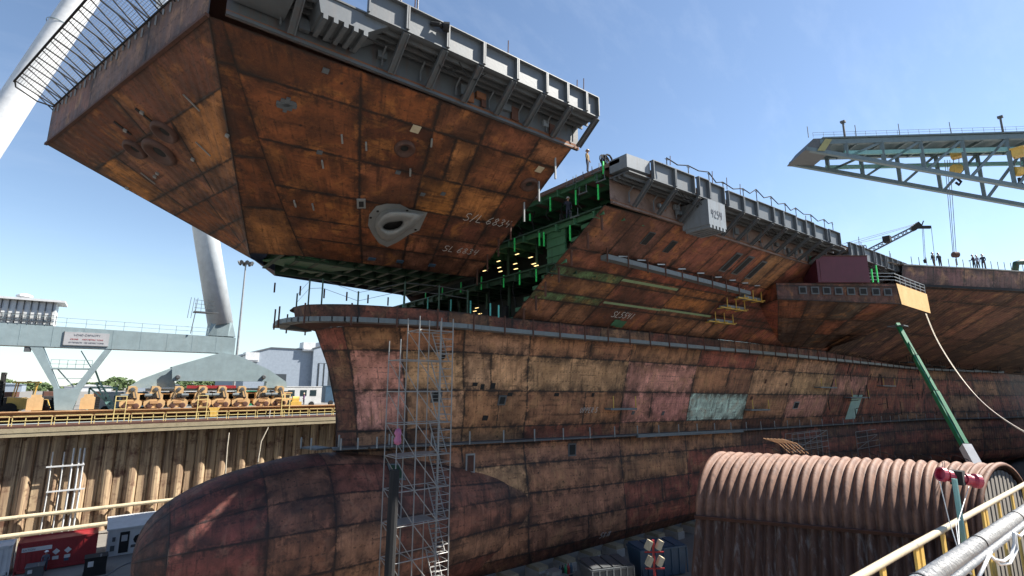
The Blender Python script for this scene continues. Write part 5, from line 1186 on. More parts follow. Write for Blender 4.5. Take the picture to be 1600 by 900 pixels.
for i, pts in enumerate(([(1545, 868), (1553, 874), (1568, 877), (1580, 868), (1585, 848), (1584, 832)], [(1548, 862), (1540, 880), (1528, 905)], [(1548, 868), (1562, 882), (1578, 880), (1589, 858), (1586, 834)], [(1586, 834), (1594, 838), (1603, 828)])):
    MB().tube([onY(u, v, .84 - .01 * k) for k, (u, v) in enumerate(pts)], .009, 6).build('hose', M['white'], label=['upper white hose loop drooping from the thin conduit', 'white hose hanging straight down from the conduit', 'lower white hose loop drooping under the conduit', 'short white hose end beside the conduit at the picture edge'][i], cat='hose', smooth=True)
# worn timber cap behind the pipe
mb = MB().box((2.5, .25, QUAY + .003), (60, .78, QUAY + .09)); mb.build('timber_cap', M['rail'], label='rusty brown cap beam under the near pipes', cat='beam')
mb = MB()
for k in range(14):
    x = 4.2 + k * .33 + random.uniform(-.1, .1); mb.box((x, .45 + random.uniform(-.1, .2), QUAY + .09), (x + random.uniform(.08, .2), .62 + random.uniform(0, .1), QUAY + .12 + random.uniform(0, .06)))
mb.build('scrap_metal', M['black'], label='black metal scraps lying on the near cap beam', cat='scrap', kind='stuff')
# twin red beacon on a post
bp = onY(1502, 820, 1.15); bt = onY(1496, 746, 1.15)
lp = empty('warning_beacon', tuple(bp), 'twin red horn lights on a thin post tied to the near railing', 'beacon')
MB().tube([bp - V((0, 0, .25)), V((bp.x + .0, bp.y, bt.z))], .018, 8).build('post', M['teal'], lp)
top_ = V((bp.x, bp.y, bt.z))
top_ = V((onZ(1496, 746, bt.z).x, onZ(1496, 746, bt.z).y, bt.z))
ax2 = (RT * .95 + V((0, 0, -.18))).normalized()
for sgn, L1 in ((-1, .14), (1, .17)):
    MB().lathe(top_, ax2 * sgn, [(.0, .024), (.03, .028), (.032, .048), (.042, .05), (.042, .08), (.034, .082), (.034, L1 * .64), (.052, L1 * .72), (.052, L1 * .8 + .02), (.04, L1 * .8 + .02), (.036, L1 * .75), (0, L1 * .75)], 16).build('horn', paint('horn_red', (.32, .02, .05), .4, .2), lp, smooth=False)
MB().box(top_ - V((.04, .04, .05)), top_ + V((.04, .04, .05))).build('bracket', M['black'], lp)
mb = MB()
foot = onY(1500, 868, 1.05)
for u, v in ((1468, 752), (1514, 760), (1500, 812)): mb.tube([onY(u, v, 1.12), onY(1490 + (u - 1490) * .3, 815, 1.1), foot], .003, 5)
for k in range(7): mb.tube([foot + V((random.uniform(-.05, .05), .02, random.uniform(-.08, .08))), foot + V((random.uniform(-.1, .1), -.03, random.uniform(-.12, .1)))], .007, 6)
mb.build('tie_wire', M['white'], lp)

# ================================================================== BOOM, ROPE, CRANES BEYOND
bm0, bm1 = onX(1523, 724, 55), onX(1402, 506, 62); dB = bm1 - bm0
cb = empty('boom_lift', (54, bm0.y - .5, FLOOR), 'bright green telescopic boom with white base section rising behind the shelter', 'lift')
MB().bar(bm0 + dB * .09, bm0 + dB * .45, .46, .5).build('boom_section', M['green'], cb); MB().bar(bm0 + dB * .45, bm0 + dB * .72, .38, .42).build('boom_section', M['green'], cb); MB().bar(bm0 + dB * .72, bm1, .32, .34).build('boom_section', M['green'], cb)
for q in (.1, .45, .72): MB().bar(bm0 + dB * (q - .006), bm0 + dB * (q + .006), .56 - q * .25, .6 - q * .28).build('boom_collar', M['black'], cb)
MB().tube([bm0 + dB * (k / 12) + V((-.3 + .13 * k / 12, -.1, .05 + .06 * (k % 2))) for k in range(11)], .035, 5).build('hydraulic_hose', M['black'], cb)
MB().bar(bm0 - dB * .25, bm0 + dB * .1, .62, .72).build('boom_base', M['white'], cb)
q = bm0 - dB * .25; MB().box((q.x - 1.4, q.y - 1.4, FLOOR + .9), (q.x + 1.6, q.y + 1.4, FLOOR + 2.4)).bar(V((q.x, q.y, FLOOR + 2.3)), q + V((0, 0, .3)), 1.0).build('chassis', M['green'], cb)
for dx in (-1.1, 1.2):
    for dy in (-1.5, 1.5): MB().lathe((q.x + dx, q.y + dy, FLOOR + .6), (0, 1, 0), [(0, -.25), (.6, -.25), (.6, .25), (0, .25)], 16).build('wheel', M['black'], cb)
mb = MB().box(bm1 - V((.7, .7, .3)), bm1 + V((.7, .7, -.2))); mb.build('basket', M['darkgrey'], cb)
rp = [(1446, 490, 72), (1460, 524, 66), (1478, 556, 60), (1500, 588, 54), (1525, 618, 48), (1555, 645, 42), (1600, 674, 36), (1640, 690, 31)]
for i, off in enumerate((0, 3)):
    pts = [onX(u + off * (.4 if k < 3 else 1), v + (off if k > 2 else 0), x) for k, (u, v, x) in enumerate(rp)]
    MB().tube([poly([tuple(q) for q in pts], k / 3) for k in range(22)], .024, 6).build('mooring_rope', M['rope'], label='pale rope drooping from the sponson corner to the near quay', cat='rope', group='ropes from the sponson corner')

hc = empty('hammerhead_crane', (140, 40, YARD), 'grey green triangular jib crane with yellow hook blocks against the sky', 'crane')
def atd(u, v, d): return ray(u, v) * d
Pt, Pr = atd(1254, 224, 112), atd(1750, 209, 108); Pt.z = Pr.z = (Pt.z + Pr.z) / 2
jd = (Pr - Pt); jd.z = 0; JL = jd.length; jd.normalize(); js = V((jd.y, -jd.x, 0)); js = js if js.dot(FW) > 0 else -js
JW = 7.5; zt_ = Pt.z
def jp(l, side, dz): return Pt + jd * l + js * (JW * side) + V((0, 0, dz))
for side in (0, 1):
    mb = MB(); mb.bar(jp(3.5, side, 0), jp(JL, side, 0), .85, 1.1); mb.build('top_chord', M['jib'], hc)
    mb = MB(); mb.bar(jp(.5, side, -1.4), jp(JL, side, -16.2), .8, .85); mb.build('bottom_chord', M['jib'], hc)
    dz = lambda l: -1.4 - 14.8 * (l - .5) / (JL - .5)
    st = [9, 16.5, 24.5, 33, 42, 51.5, 61.5]
    for l in st:
        if l < JL: MB().bar(jp(l, side, 0), jp(l, side, dz(l)), .7, .7).build('post', M['jib'], hc)
    for a, b in zip(st, st[1:]):
        if b < JL: MB().bar(jp(b, side, -.3), jp(a + .5, side, dz(a)), .5, .5).build('diagonal', M['jib'], hc)
    MB().bar(jp(8.5, side, -2.6), jp(JL, side, -2.9), .5, .9).build('runway_beam', M['teal'], hc)
mb = MB().prism([jp(.0, -.05, -1.9), jp(2.2, -.05, .8), jp(5.5, -.05, .8), jp(5.5, -.05, -2.4)], js * (JW * 1.1)); mb.build('tip_box', M['darkgrey'], hc)
MB().prism([jp(2.6, -.07, -2.1), jp(4.2, -.07, -2.2), jp(6.0, -.07, .4), jp(4.6, -.07, .6)], js * -.1).build('tip_stripe', paint('olive_paint', (.3, .28, .12), .6, .3), hc)
mb = MB()
for k in range(14): mb.bar(jp(6 + k * 5.2, 0, -.4), jp(6 + k * 5.2, 1, -.4), .4, .7)
mb.box(jp(0, 0, .6) if False else V((0, 0, 0)), V((.01, .01, .01))) if False else None
mb.build('cross_beam', M['jib'], hc)
MB().hexa([jp(4, -.1, .66), jp(JL, -.1, .66), jp(JL, 1.1, .66), jp(4, 1.1, .66), jp(4, -.1, .95), jp(JL, -.1, .95), jp(JL, 1.1, .95), jp(4, 1.1, .95)]).build('walkway', M['jib'], hc)
mb = MB()
for k in range(34): mb.bar(jp(2 + k * 2.2, -.1, .9), jp(2 + k * 2.2, -.1, 2.0), .06)
for z in (1.45, 2.0): mb.bar(jp(2, -.1, z), jp(JL, -.1, z), .05)
mb.build('guard_rail', M['scaf'], hc)
for l, h in ((8.6, 3.2), (41, 3.2), (74, 3.2)):
    b = jp(l, -.1, .9); MB().bar(b, b + V((0, 0, h)), .35).build('lamp_post', M['darkgrey'], hc); MB().box(b + V((-.45, -.45, h)), b + V((.45, .45, h + .4))).build('lamp_head', M['darkgrey'], hc)
for l in (1, 11, 20, 30.5, 52, 62.5):
    b = jp(l, -.1, .9); MB().bar(b, b + V((0, 0, 2.6)), .12).build('antenna', M['darkgrey'], hc)
def hook(u, v0, v1, d, u2=None):
    a, b = atd(u, v0, d), atd(u, v1, d); s_ = d / 110; ho = MB()
    o = MB().box(a + V((-.9, -.9, -1.3)) * s_, a + V((.9, .9, .5)) * s_).box(a + V((-1.1, -1.1, .3)), a + V((1.1, 1.1, .6))).build('trolley', M['yellow'], hc)
    for q in (-.6, .6): ho.tube([a + RT * q, b + RT * q], .07, 4)
    ho.build('hoist_line', M['cable'], hc)
    o = MB().lathe(b - RT * .8, RT, [(0, 0), (.9, 0), (1.05, .2), (1.05, 1.4), (.9, 1.6), (0, 1.6)], 14).build('hook_block', M['yellow'], hc)
    c_ = b + V((0, 0, -1.4)); MB().tube([c_, c_ + V((0, 0, -.9)), c_ + RT * .6 + V((0, 0, -1.6)), c_ + V((0, 0, -2.3)), c_ - RT * .6 + V((0, 0, -1.7))], .26, 6).build('hook', M['black'], o)
hook(1494, 238, 264, 112); hook(1590, 236, 268, 108)
for u0, u1, v1, nm in ((1476, 1489, 396, 'a'), (1484, 1494, 396, 'b'), (1480, 1491, 396, 'c')):
    MB().tube([atd(u0, 250, 113), atd(u1, v1, 113)], .06, 4).build('hoist_line', M['cable'], hc)
b = atd(1493, 398, 113); MB().lathe(b - RT * .5, RT, [(0, 0), (.65, 0), (.65, 1), (0, 1)], 12).build('hook_block', M['dkrust'], hc); MB().tube([b, b + V((0, 0, -2.4))], .12, 5).build('hoist_line', M['cable'], hc)
tb = jp(JL + 4, .5, 0); mb = MB()
for dx, dy in ((-5, -5), (5, -5), (5, 5), (-5, 5)): mb.bar((tb.x + dx, tb.y + dy, FLOOR), (tb.x + dx * .7, tb.y + dy * .7, zt_ + 3), 1.3)
mb.box((tb.x - 6, tb.y - 6, zt_ - 18), (tb.x + 6, tb.y + 6, zt_ - 16)); mb.box((tb.x - 6, tb.y - 6, zt_), (tb.x + 6, tb.y + 6, zt_ + 4)); mb.build('tower', M['jib'], hc)
# far lattice boom
lc = empty('lattice_crane', (150, 110, YARD), 'small dark lattice boom crane far beyond the flight deck', 'crane')
D_ = 165
def lp2(u, v): return atd(u, v, D_)
mb = MB()
a0_, a1_, b0_, b1_ = lp2(1340, 398), lp2(1432, 352), lp2(1347, 402), lp2(1434, 357); dep = FW * 2; dep.z = 0
for p, q in ((a0_, a1_), (b0_, b1_)): mb.bar(p, q, .3); mb.bar(p + dep, q + dep, .3)
for k in range(14):
    t0, t1 = k / 14, (k + 1) / 14
    for d2 in (V((0, 0, 0)), dep): mb.bar((a0_ if k % 2 else b0_).lerp(a1_ if k % 2 else b1_, t0) + d2, (b0_ if k % 2 else a0_).lerp(b1_ if k % 2 else a1_, t1) + d2, .18)
    mb.bar(a0_.lerp(a1_, t0), a0_.lerp(a1_, t0) + dep, .15)
ext = (a0_ - a1_); mb.bar(a0_, a0_ + ext * .8, .5); mb.bar(b0_, b0_ + ext * .8, .5); mb.build('boom', M['darkgrey'], lc)
mb = MB().bar(lp2(1428, 355), lp2(1454, 355), .7, .9); mb.bar(lp2(1440, 353), lp2(1443, 345), .3); mb.box(lp2(1386, 374) - V((1, 1, 1)), lp2(1386, 374) + V((1, 1, 1))); mb.bar(lp2(1426, 358), lp2(1436, 350), 1.6); mb.build('boom_head', M['black'], lc)
mb = MB()
for a, b in (((1300, 386), (1430, 350)), ((1310, 386), (1388, 370)), ((1300, 390), (1428, 352)), ((1441, 357), (1444, 405)), ((1443, 357), (1446, 405)), ((1455, 355), (1461, 408))): mb.tube([lp2(*a), lp2(*b)], .07, 4)
mb.build('boom_cable', M['cable'], lc); p = lp2(1445, 406); MB().lathe(p, (0, 0, 1), [(0, -1.2), (.4, -1), (.5, 0), (0, .3)], 8).build('hook_block', M['black'], lc)
q = a0_ + ext * .8; MB().box((q.x - 3, q.y - 4, YARD), (q.x + 3, q.y + 4, max(q.z, YARD + 6))).build('cab', M['darkgrey'], lc)

# maroon shed on the sponson
ms = empty('deck_shed', (60, 20.5, 10.4), 'dark maroon box shed standing on the sponson deck', 'shed')
a, b = onX(1280, 441, 60.0), onX(1359, 441, 66.0)
SA, SB_ = onZ(1279, 441, 10.42), onZ(1360, 441, 10.42); dv = (SB_ - SA); pv = V((-dv.y, dv.x, 0)).normalized() * 2.6; pv = pv if pv.x > 0 else -pv
base_ = [SA, SB_, SB_ + pv, SA + pv]
mb = MB().hexa(base_ + [p + V((0, 0, 2.75)) for p in base_]); mb.build('body', M['maroon'], ms)
mb = MB().hexa([p + V((0, 0, 2.752)) - (pv * .03) for p in base_] + [p + V((0, 0, 2.85)) - pv * .03 for p in base_]); mb.build('roof', M['dkrust'], ms)
d2_ = dv.normalized(); MB().prism([SA + d2_ * .3 - pv * .012 + V((0, 0, .1)), SA + d2_ * 1.2 - pv * .012 + V((0, 0, .1)), SA + d2_ * 1.2 - pv * .012 + V((0, 0, 2.2)), SA + d2_ * .3 - pv * .012 + V((0, 0, 2.2))], pv * .01).build('door', M['maroon'], ms)

# ================================================================== THINGS ON DECKS AND DOCK FLOOR
def coil(p, r, label):
    mb = MB()
    for k in range(7):
        rr = r * random.uniform(.75, 1.05); o = V((random.uniform(-.25, .25), random.uniform(-.3, .3), 0)); tl = random.uniform(-.3, .3)
        mb.tube([p + o + V((rr * math.cos(a * .628) * .9, rr * math.sin(a * .628) * tl, r + rr * math.sin(a * .628))) for a in range(11)], .05, 5)
    mb.build('cable_coil', M['black'], label=label, cat='cable coil', base=tuple(p))
coil(V((26.6, 23.2, 15.4)), .55, 'tangled black cable coil with green stanchions at the cut deck edge'); coil(V((60.9, 21.4, 15.3)), .7, 'tangled cable heap at the aft end of the first gallery'); coil(V((70, 21.3, 15.2)), .7, 'cable heap above the maroon shed')
mb = MB(); random.seed(3)
px = 30.0
pts = []
while px < 59:
    p = V((px, 20.6 - (px - 26) * .03, 15.5)); hh = random.uniform(.5, 1.1); mb.bar(p, p + V((0, 0, hh)), .05); mb.bar(p + V((-.2, 0, hh * .8)), p + V((.2, 0, hh * .8)), .04); pts.append(p + V((0, 0, hh))); px += random.uniform(1.8, 3.2)
for a, b in zip(pts, pts[1:]):
    m_ = (a + b) / 2 - V((0, 0, random.uniform(.15, .5))); mb.tube([a, a.lerp(m_, .6), m_, m_.lerp(b, .5), b], .045, 5)
mb.build('cable_line', M['black'], label='black cables strung on short posts along the gallery edge', cat='cables')
# people
def person(loc, face, shirt, trousers, hat, label, lean=0, arms=(0, 0), h=1.75):
    P = empty('person', tuple(loc), label, 'person'); P.rotation_euler = (0, 0, face)
    s = h / 1.75
    J = [(0, 0, .93, .15), (0, lean * .3, 1.15, .14), (0, lean * .7, 1.38, .165), (0, lean * .9, 1.5, .065), (0, lean, 1.58, .075), (0, lean + .02, 1.68, .1), (0, lean + .01, 1.76, .07),
         (.1, 0, .88, .1), (.12, .04, .5, .075), (.13, 0, .1, .05), (.14, .14, .04, .045), (-.1, 0, .88, .1), (-.12, -.03, .5, .075), (-.13, -.06, .1, .05), (-.14, .08, .04, .045),
         (.2, lean * .8, 1.42, .07), (.27, lean * .6 + arms[0] * .1, 1.15, .052), (.25, lean * .6 + .1 + arms[0] * .3, .93 + arms[0] * .25, .042), (.25, lean * .6 + .13 + arms[0] * .36, .86 + arms[0] * .3, .045),
         (-.2, lean * .8, 1.42, .07), (-.27, lean * .6 + arms[1] * .1, 1.15, .052), (-.25, lean * .6 + .1 + arms[1] * .3, .93 + arms[1] * .25, .042), (-.25, lean * .6 + .13 + arms[1] * .36, .86 + arms[1] * .3, .045)]
    E_ = [(0, 1), (1, 2), (2, 3), (3, 4), (4, 5), (5, 6), (0, 7), (7, 8), (8, 9), (9, 10), (0, 11), (11, 12), (12, 13), (13, 14), (2, 15), (15, 16), (16, 17), (17, 18), (2, 19), (19, 20), (20, 21), (21, 22)]
    me = bpy.data.meshes.new('body'); me.from_pydata([(x * s, y * s, z * s) for x, y, z, r in J], E_, []); o = bpy.data.objects.new('body', me); SC.collection.objects.link(o); o.parent = P
    o.modifiers.new('skin', 'SKIN'); sv = me.skin_vertices[0].data
    for k, j in enumerate(J): sv[k].radius = (j[3] * s, j[3] * s * (.75 if k in (1, 2) else 1))
    sv[0].use_root = True
    sub = o.modifiers.new('subdiv', 'SUBSURF'); sub.levels = 1; sub.render_levels = 1
    m = NT('clothing'); t = m.obj(); q = m.n('SeparateXYZ'); m.l(t, q.inputs[0])
    c = m.mix(m.math('GREATER_THAN', q.outputs[2], .95 * s), c4(trousers), c4(shirt)); c = m.mix(m.math('GREATER_THAN', q.outputs[2], 1.5 * s), c, (.36, .2, .14, 1)); c = m.mix(m.math('LESS_THAN', q.outputs[2], .12 * s), c, (.03, .025, .02, 1))
    ax_ = m.math('GREATER_THAN', m.math('ABSOLUTE', q.outputs[0]), .2 * s); c = m.mix(m.math('MULTIPLY', ax_, m.math('LESS_THAN', q.outputs[2], .92 * s)), c, (.36, .2, .14, 1))
    m.l(c, m.b.inputs['Base Color']); m.b.inputs['Roughness'].default_value = .85; me.materials.append(m.m)
    hp_ = V((0, (lean + .02) * s, 1.72 * s)); mb = MB().lathe(hp_, (0, 0, 1), [(.17, 0), (.165, .02), (.125, .025), (.12, .08), (.08, .135), (0, .15)], 12)
    ho = mb.build('hard_hat', paint('hat', hat, .4, .1), None, smooth=True); ho.parent = P
    return P
DKN = (.02, .022, .03)
p = onZ(903, 258, 15.4); person((26.15, 24.6, 15.37), R(200), (.2, .13, .05), (.05, .06, .09), (.4, .3, .2), 'worker in tan shirt standing at the cut edge of the upper deck')
p = onX(877, 324, CX + .3); person((CX + .4, 27.0, 12.43), R(150), (.03, .035, .06), (.03, .035, .06), (.75, .75, .72), 'worker in dark overalls and white hat inside the green upper level', arms=(1, 0))
for u, lb, sh_, arms in ((1470, 'left of the two dark figures standing on the angled deck', DKN, (0, 0)), (1477, 'right of the two dark figures on the angled deck, leaning', DKN, (.6, 0)), (1532, 'first of three figures standing together on the angled deck', (.03, .02, .03), (.8, .2)), (1539, 'middle figure in pale shirt among three on the angled deck', (.3, .33, .4), (.4, .4)), (1546, 'tallest right figure of the trio on the angled deck', (.02, .03, .05), (0, .2))):
    r_ = ray(u, 415); best = min((poly([tuple(q) for q in GE], k / 60) for k in range(120)), key=lambda q: abs((800 + FPX * q.dot(RT) / q.dot(FW)) - u))
    person((best.x, best.y + .5, 14.65), R(random.uniform(0, 360)), sh_, DKN, (.08, .07, .07) if u != 1539 else (.4, .4, .4), 'dark clothed person: ' + lb if False else lb.replace('figure', 'person').replace('persons', 'people'), lean=.12 if u == 1477 else .03, arms=arms, h=1.95 if u == 1546 else 1.8)
p = onY(474, 638, 84.7); person((p.x, 84.8, YARD + .6), R(90), (.16, .06, .22), (.05, .05, .08), (.5, .4, .3), 'worker in purple shirt standing by the last crane truck')
p = onZ(64, 893, FLOOR); person((p.x + .2, p.y - .2, FLOOR), R(180), (.09, .10, .13), (.06, .07, .1), (.85, .85, .85), 'worker in white hard hat standing before the red container', arms=(.5, .5))
mb = MB().tube([V((96, 9.6, 14.6)), V((95.5, 9.8, 15.6)), V((94.6, 10.2, 16)), V((93.6, 10.8, 16)), V((92.8, 11.2, 15.8)), V((92.5, 11.4, 14.7))], .35, 10); mb.build('bent_duct', M['dkgreen'], label='bent dark green duct lying on the angled deck beside the trio', cat='duct', smooth=True)
# containers on the far dock floor
def along(u0, v0, u1, v1, z): return onZ(u0, v0, z), onZ(u1, v1, z)
def container(p, q, dep_, h, mat, name, label, cat, slope=0):
    d = (q - p); d.z = 0; w_ = V((-d.y, d.x, 0)).normalized(); w_ = w_ if w_.y > 0 else -w_
    o = empty(name, (p.x, p.y, FLOOR), label, cat); b = [V((p.x, p.y, 0)), V((q.x, q.y, 0)), V((q.x, q.y, 0)) + w_ * dep_, V((p.x, p.y, 0)) + w_ * dep_]
    mb = MB().hexa([c_ + V((0, 0, FLOOR + .25)) for c_ in b] + [c_ + V((0, 0, FLOOR + h)) for c_ in b]); e_ = d.normalized()
    n = int(d.length / .35)
    for k in range(n): c_ = b[0] + e_ * ((k + .5) * d.length / n) - w_ * .02; mb.bar(c_ + V((0, 0, FLOOR + .3)), c_ + V((0, 0, FLOOR + h - .15)), .12, .05)
    mb.build('body', mat, o); mb = MB()
    for c_, c2 in ((b[0], b[1]), (b[3], b[2]), (b[0], b[3]), (b[1], b[2])): mb.bar(c_ + V((0, 0, FLOOR + h)), c2 + V((0, 0, FLOOR + h)), .2, .2); mb.bar(c_ + V((0, 0, FLOOR + .2)), c2 + V((0, 0, FLOOR + .2)), .2, .25)
    for c_ in b: mb.bar(c_ + V((0, 0, FLOOR)), c_ + V((0, 0, FLOOR + h)), .2)
    mb.build('frame', mat, o)
    return o, b, e_, w_
zc = -14.4
p, q = onZ(30, 851, zc), onZ(152, 833, zc)
o, b, e_, w_ = container(p, V((q.x, p.y + .0, q.z)), 2.5, FLOOR * -1 + zc, M['red'], 'shipping_container', 'long dark red container with white band at the foot of the far wall', 'container')
f_ = lambda x, z, w2, h2, m_, nm, pr=.06: MB().box(b[0] + e_ * x - w_ * pr + V((0, 0, FLOOR + z)), b[0] + e_ * (x + w2) - w_ * (pr - .02) + V((0, 0, FLOOR + z + h2))).build(nm, m_, o)
f_(.25, 1.85, 2.1, .36, M['white'], 'lettered_band')
fonttext('EATON', .26, M['text'], o, b[0] + e_ * .75 - w_ * .075 + V((0, 0, FLOOR + 1.93)), (R(90), 0, 0))
for x in (2.5, 3.35):
    z_ = FLOOR + 1.55; c_ = b[0] + e_ * (x + .2) - w_ * .06; up_ = V((0, 0, 1))
    MB().prism([c_ + up_ * (z_ - .28), c_ + e_ * .28 + up_ * z_, c_ + up_ * (z_ + .28), c_ - e_ * .28 + up_ * z_], -w_ * .02).build('hazard_diamond', M['white'], o); f_(x - .02, .85, .45, .3, M['white'], 'label_plate'); 
f_(3.35, .6, .35, .22, M['blue'], 'label_plate')
p2, q2 = onZ(0, 851, zc), onZ(22, 849, zc)
container(V((b[0].x - 3.2, b[0].y + .3, 0)), V((b[0].x - .5, b[0].y + .3, 0)), 2.4, 2.5, M['white'], 'storage_box', 'pale storage box left of the red container', 'container')
p3 = V((b[1].x + .9, b[1].y + 1.2, 0)); wb = empty('site_cabin', tuple(p3 + V((0, 0, FLOOR))), 'white cabin with sloping roof edge and dark door right of the red container', 'cabin')
mb = MB().hexa([p3 + V((0, 0, FLOOR)), p3 + V((8, 0, FLOOR)), p3 + V((8, 3, FLOOR)), p3 + V((0, 3, FLOOR)), p3 + V((0, 0, FLOOR + 2.5)), p3 + V((8, 0, FLOOR + 2.5)), p3 + V((8, 3, FLOOR + 3.1)), p3 + V((0, 3, FLOOR + 3.1))]); mb.build('body', M['white'], wb)
MB().hexa([p3 + V((-.15, -.25, FLOOR + 2.52)), p3 + V((8.15, -.25, FLOOR + 2.52)), p3 + V((8.15, 3.1, FLOOR + 3.14)), p3 + V((-.15, 3.1, FLOOR + 3.14)), p3 + V((-.15, -.25, FLOOR + 2.66)), p3 + V((8.15, -.25, FLOOR + 2.66)), p3 + V((8.15, 3.1, FLOOR + 3.28)), p3 + V((-.15, 3.1, FLOOR + 3.28))]).build('roof', M['white'], wb)
d_ = MB().box(p3 + V((1.0, -.05, FLOOR + .2)), p3 + V((1.8, -.004, FLOOR + 2.2))).build('door', M['black'], wb); MB().box(p3 + V((1.15, -.07, FLOOR + 1.3)), p3 + V((1.65, -.055, FLOOR + 1.9))).build('pane', M['sign'], d_)
MB().lathe(p3 + V((2.6, -.03, FLOOR + 1.35)), (0, -1, 0), [(.45, 0), (.45, .04), (0, .05)], 8).build('fan_grille', M['black'], wb)
for x, z, w2, h2 in ((.3, .5, .35, .5), (2.0, .6, .5, .25), (.4, 1.4, .25, .4), (3.4, 1.6, .6, .5), (3.3, .5, .6, .3)): MB().box(p3 + V((x, -.12, FLOOR + z)), p3 + V((x + w2, -.004, FLOOR + z + h2))).build('wall_box', M['darkgrey'], wb)
for (u, v, wd_, h_, mt, nm, lb, ct) in ((147, 897, 1.6, 1.5, 'black', 'generator', 'black generator with pale labels before the red container end', 'generator'), (52, 903, 1.2, 1.0, 'darkgrey', 'tool_cart', 'grey tool cart at the feet of the white hatted worker', 'cart')):
    p = onZ(u, v, FLOOR); mb = MB().box((p.x - wd_ / 2, p.y - .6, FLOOR + .1), (p.x + wd_ / 2, p.y + .8, FLOOR + h_)); mb.box((p.x - wd_ / 2 - .06, p.y - .66, FLOOR + h_), (p.x + wd_ / 2 + .06, p.y + .86, FLOOR + h_ + .08)); mb.box((p.x - wd_ / 2 - .05, p.y - .65, FLOOR), (p.x + wd_ / 2 + .05, p.y + .85, FLOOR + .1))
    rt = empty(nm, (p.x, p.y, FLOOR), lb, ct); mb.build('case', M[mt], rt); MB().box((p.x - wd_ * .35, p.y - .64, FLOOR + h_ * .55), (p.x - wd_ * .1, p.y - .605, FLOOR + h_ * .85)).build('label_plate', M['white'], rt); MB().tube([(p.x + wd_ * .2, p.y - .6, FLOOR + h_), (p.x + wd_ * .2, p.y - .6, FLOOR + h_ + .3)], .06, 8).build('exhaust', M['scaf'], rt)
# things by the hull foot, bottom centre
def bin_(u0, v0, u1, v1, z, dep_, mat, name, label, cat, lid):
    p, q = onZ(u0, v0, z), onZ(u1, v1, z); d = q - p; d.z = 0; w_ = V((-d.y, d.x, 0)).normalized() * dep_; w_ = w_ if w_.dot(V((FW.x, FW.y, 0))) > 0 else -w_; p = V((p.x, p.y, 0)); q = V((q.x, q.y, 0))
    o = empty(name, (p.x, p.y, FLOOR), label, cat); inn = (d.normalized() * .25)
    mb = MB().hexa([c_ + V((0, 0, FLOOR + .1)) for c_ in (p + inn, q - inn, q - inn + w_ * .9, p + inn + w_ * .9)] + [c_ + V((0, 0, z)) for c_ in (p, q, q + w_, p + w_)]); mb.build('body', mat, o)
    mb = MB(); e_ = d / 6
    for k in range(7): c_ = p + e_ * k; mb.bar(c_ - w_ * .02 + V((0, 0, FLOOR + .2)), c_ - w_ * .02 + V((0, 0, z)), .1)
    mb.bar(p + V((0, 0, z)), q + V((0, 0, z)), .16); mb.bar(p + w_ + V((0, 0, z)), q + w_ + V((0, 0, z)), .16); mb.bar(p + V((0, 0, z)), p + w_ + V((0, 0, z)), .16); mb.bar(q + V((0, 0, z)), q + w_ + V((0, 0, z)), .16); mb.build('rim', mat, o)
    mb = MB()
    for k in range(4): t0, t1 = k / 4 + .02, (k + 1) / 4 - .02; mb.hexa([p.lerp(q, t0) + w_ * .03 + V((0, 0, z + .1)), p.lerp(q, t1) + w_ * .03 + V((0, 0, z + .1)), p.lerp(q, t1) + w_ * .97 + V((0, 0, z + .1)), p.lerp(q, t0) + w_ * .97 + V((0, 0, z + .1)), p.lerp(q, t0) + w_ * .03 + V((0, 0, z + .16)), p.lerp(q, t1) + w_ * .03 + V((0, 0, z + .16)), p.lerp(q, t1) + w_ * .97 + V((0, 0, z + .3)), p.lerp(q, t0) + w_ * .97 + V((0, 0, z + .3))])
    mb.build('lid', lid, o)
bin_(1000, 862, 1072, 853, -14.6, 2.2, M['blue'], 'dumpster', 'blue steel dumpster between the hull and the arch shelter', 'dumpster', M['blue'])
bin_(925, 893, 990, 885, -15.0, 2.6, M['grey'], 'dumpster', 'grey framed open top bin in front of the blue dumpster', 'dumpster', M['darkgrey'])
p = onZ(865, 896, -15.9); mb = MB().box((p.x - 1, p.y - .8, FLOOR), (p.x + 1, p.y + .8, -16)); mb.box((p.x - .6, p.y - .5, -16), (p.x + .5, p.y + .4, -15.6)); mb.tube([(p.x - .8, p.y, -15.8), (p.x + .8, p.y, -15.8)], .15, 8); mb.build('pump_unit', M['scaf'], label='grey pump unit with pipe on the floor beside the hull foot', cat='pump', base=(p.x, p.y, FLOOR))
proto = None
for k in range(14):
    x = 19 + k * 3.4
    if proto is None:
        proto = empty('keel_block', (x, 38.2, FLOOR), '', 'keel block', 'keel blocks under the hull'); mb = MB().box((x - .6, 37.4, FLOOR), (x + .6, 39.4, FLOOR + .75)); mb.build('concrete_base', M['conc'], proto); MB().box((x - .55, 37.5, FLOOR + .752), (x + .55, 39.3, FLOOR + 1.08)).build('timber_cap', M['timber'], proto); o = proto
    else: o = copy_tree(proto); o.location.x = x; o.location.y = 38.2 - .02 * k
    o['label'] = 'squat concrete keel block with timber cap under the hull'
p = onZ(884, 897, -16.2); rk = empty('gas_rack', (p.x, p.y, FLOOR), 'low rack of gas bottles on the dock floor beside the hull foot', 'gas bottles')
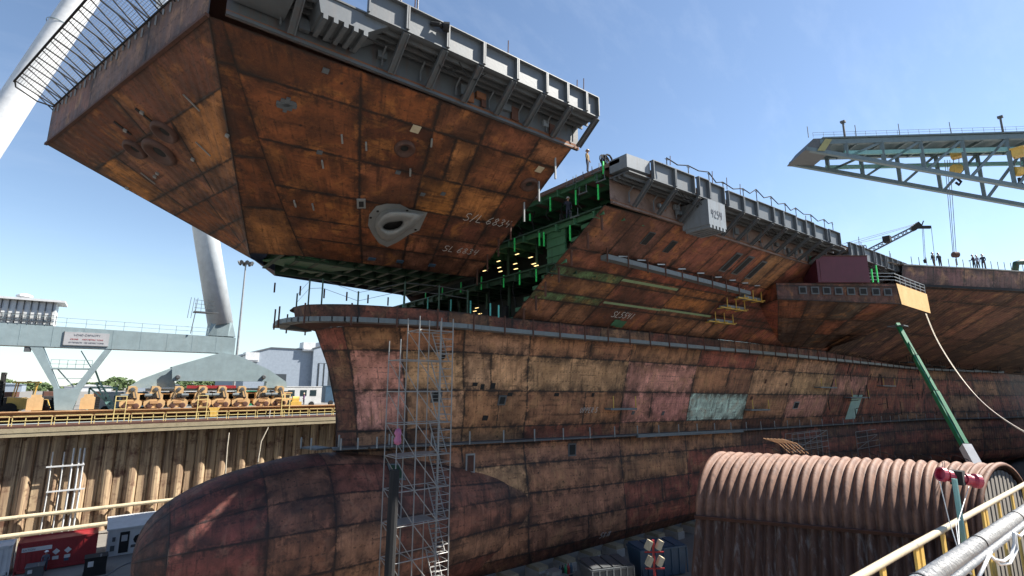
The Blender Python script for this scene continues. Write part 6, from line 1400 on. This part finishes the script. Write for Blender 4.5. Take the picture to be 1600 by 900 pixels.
for k in range(5): MB().lathe((p.x - .7 + k * .34, p.y, FLOOR + .1), (0, 0, 1), [(0, 0), (.14, 0), (.14, 1.2), (.05, 1.35), (.05, 1.5), (0, 1.5)], 10).build('gas_bottle', M[['blue', 'black', 'green', 'red', 'blue'][k]], rk)
mb = MB().box((p.x - 1, p.y - .25, FLOOR), (p.x + .9, p.y + .25, FLOOR + .1)); mb.bar((p.x - 1, p.y - .25, FLOOR + .8), (p.x + .9, p.y - .25, FLOOR + .8), .06); mb.bar((p.x - 1, p.y - .2, FLOOR), (p.x - 1, p.y - .2, FLOOR + 1.2), .07); mb.bar((p.x + .9, p.y - .2, FLOOR), (p.x + .9, p.y - .2, FLOOR + 1.2), .07); mb.build('frame', M['scafdark'], rk)
a, b = onZ(150, 905, FLOOR), onZ(208, 880, FLOOR); MB().tube([poly([(a.x, a.y, FLOOR + .06), (a.x + .8, a.y + .6, FLOOR + .06), (b.x - 1, b.y - .6, FLOOR + .06), (b.x - .2, b.y + .2, FLOOR + .06), (b.x + 1.5, b.y + 1.0, FLOOR + .06)], k / 4) for k in range(17)], .06, 6).build('hose', M['cable'], label='dark hose lying on the dock floor between the generator and the bulbous bow', cat='hose')
# flood light stand
fp = onY(1022, 880, 20.0); fl = empty('flood_light', (fp.x, 20, FLOOR), 'red floodlight stand with four cream lamp heads near the blue dumpster', 'floodlight')
zt2 = onY(1022, 846, 20.0).z
MB().tube([(fp.x, 20, FLOOR), (fp.x, 20, zt2 + .1)], .07, 8).build('mast', M['red'], fl)
for j, (v, du) in enumerate(((862, (1011, 1033)), (888, (1012, 1033)))):
    z = onY(1022, v, 20).z; c_ = V((fp.x, 19.95, z)); MB().bar(c_ - RT * .55, c_ + RT * .55, .07).build('cross_arm', M['red'], fl)
    for q in (-.32, .3):
        h_ = c_ + RT * q + V((0, 0, .38)); d_ = (V((.75, -.5, -.45))).normalized(); MB().bar(h_ - d_ * .12, h_ + d_ * .14, .36, .52).build('lamp_head', M['lamp'], fl); MB().bar(c_ + RT * q, h_, .06).build('yoke', M['red'], fl)
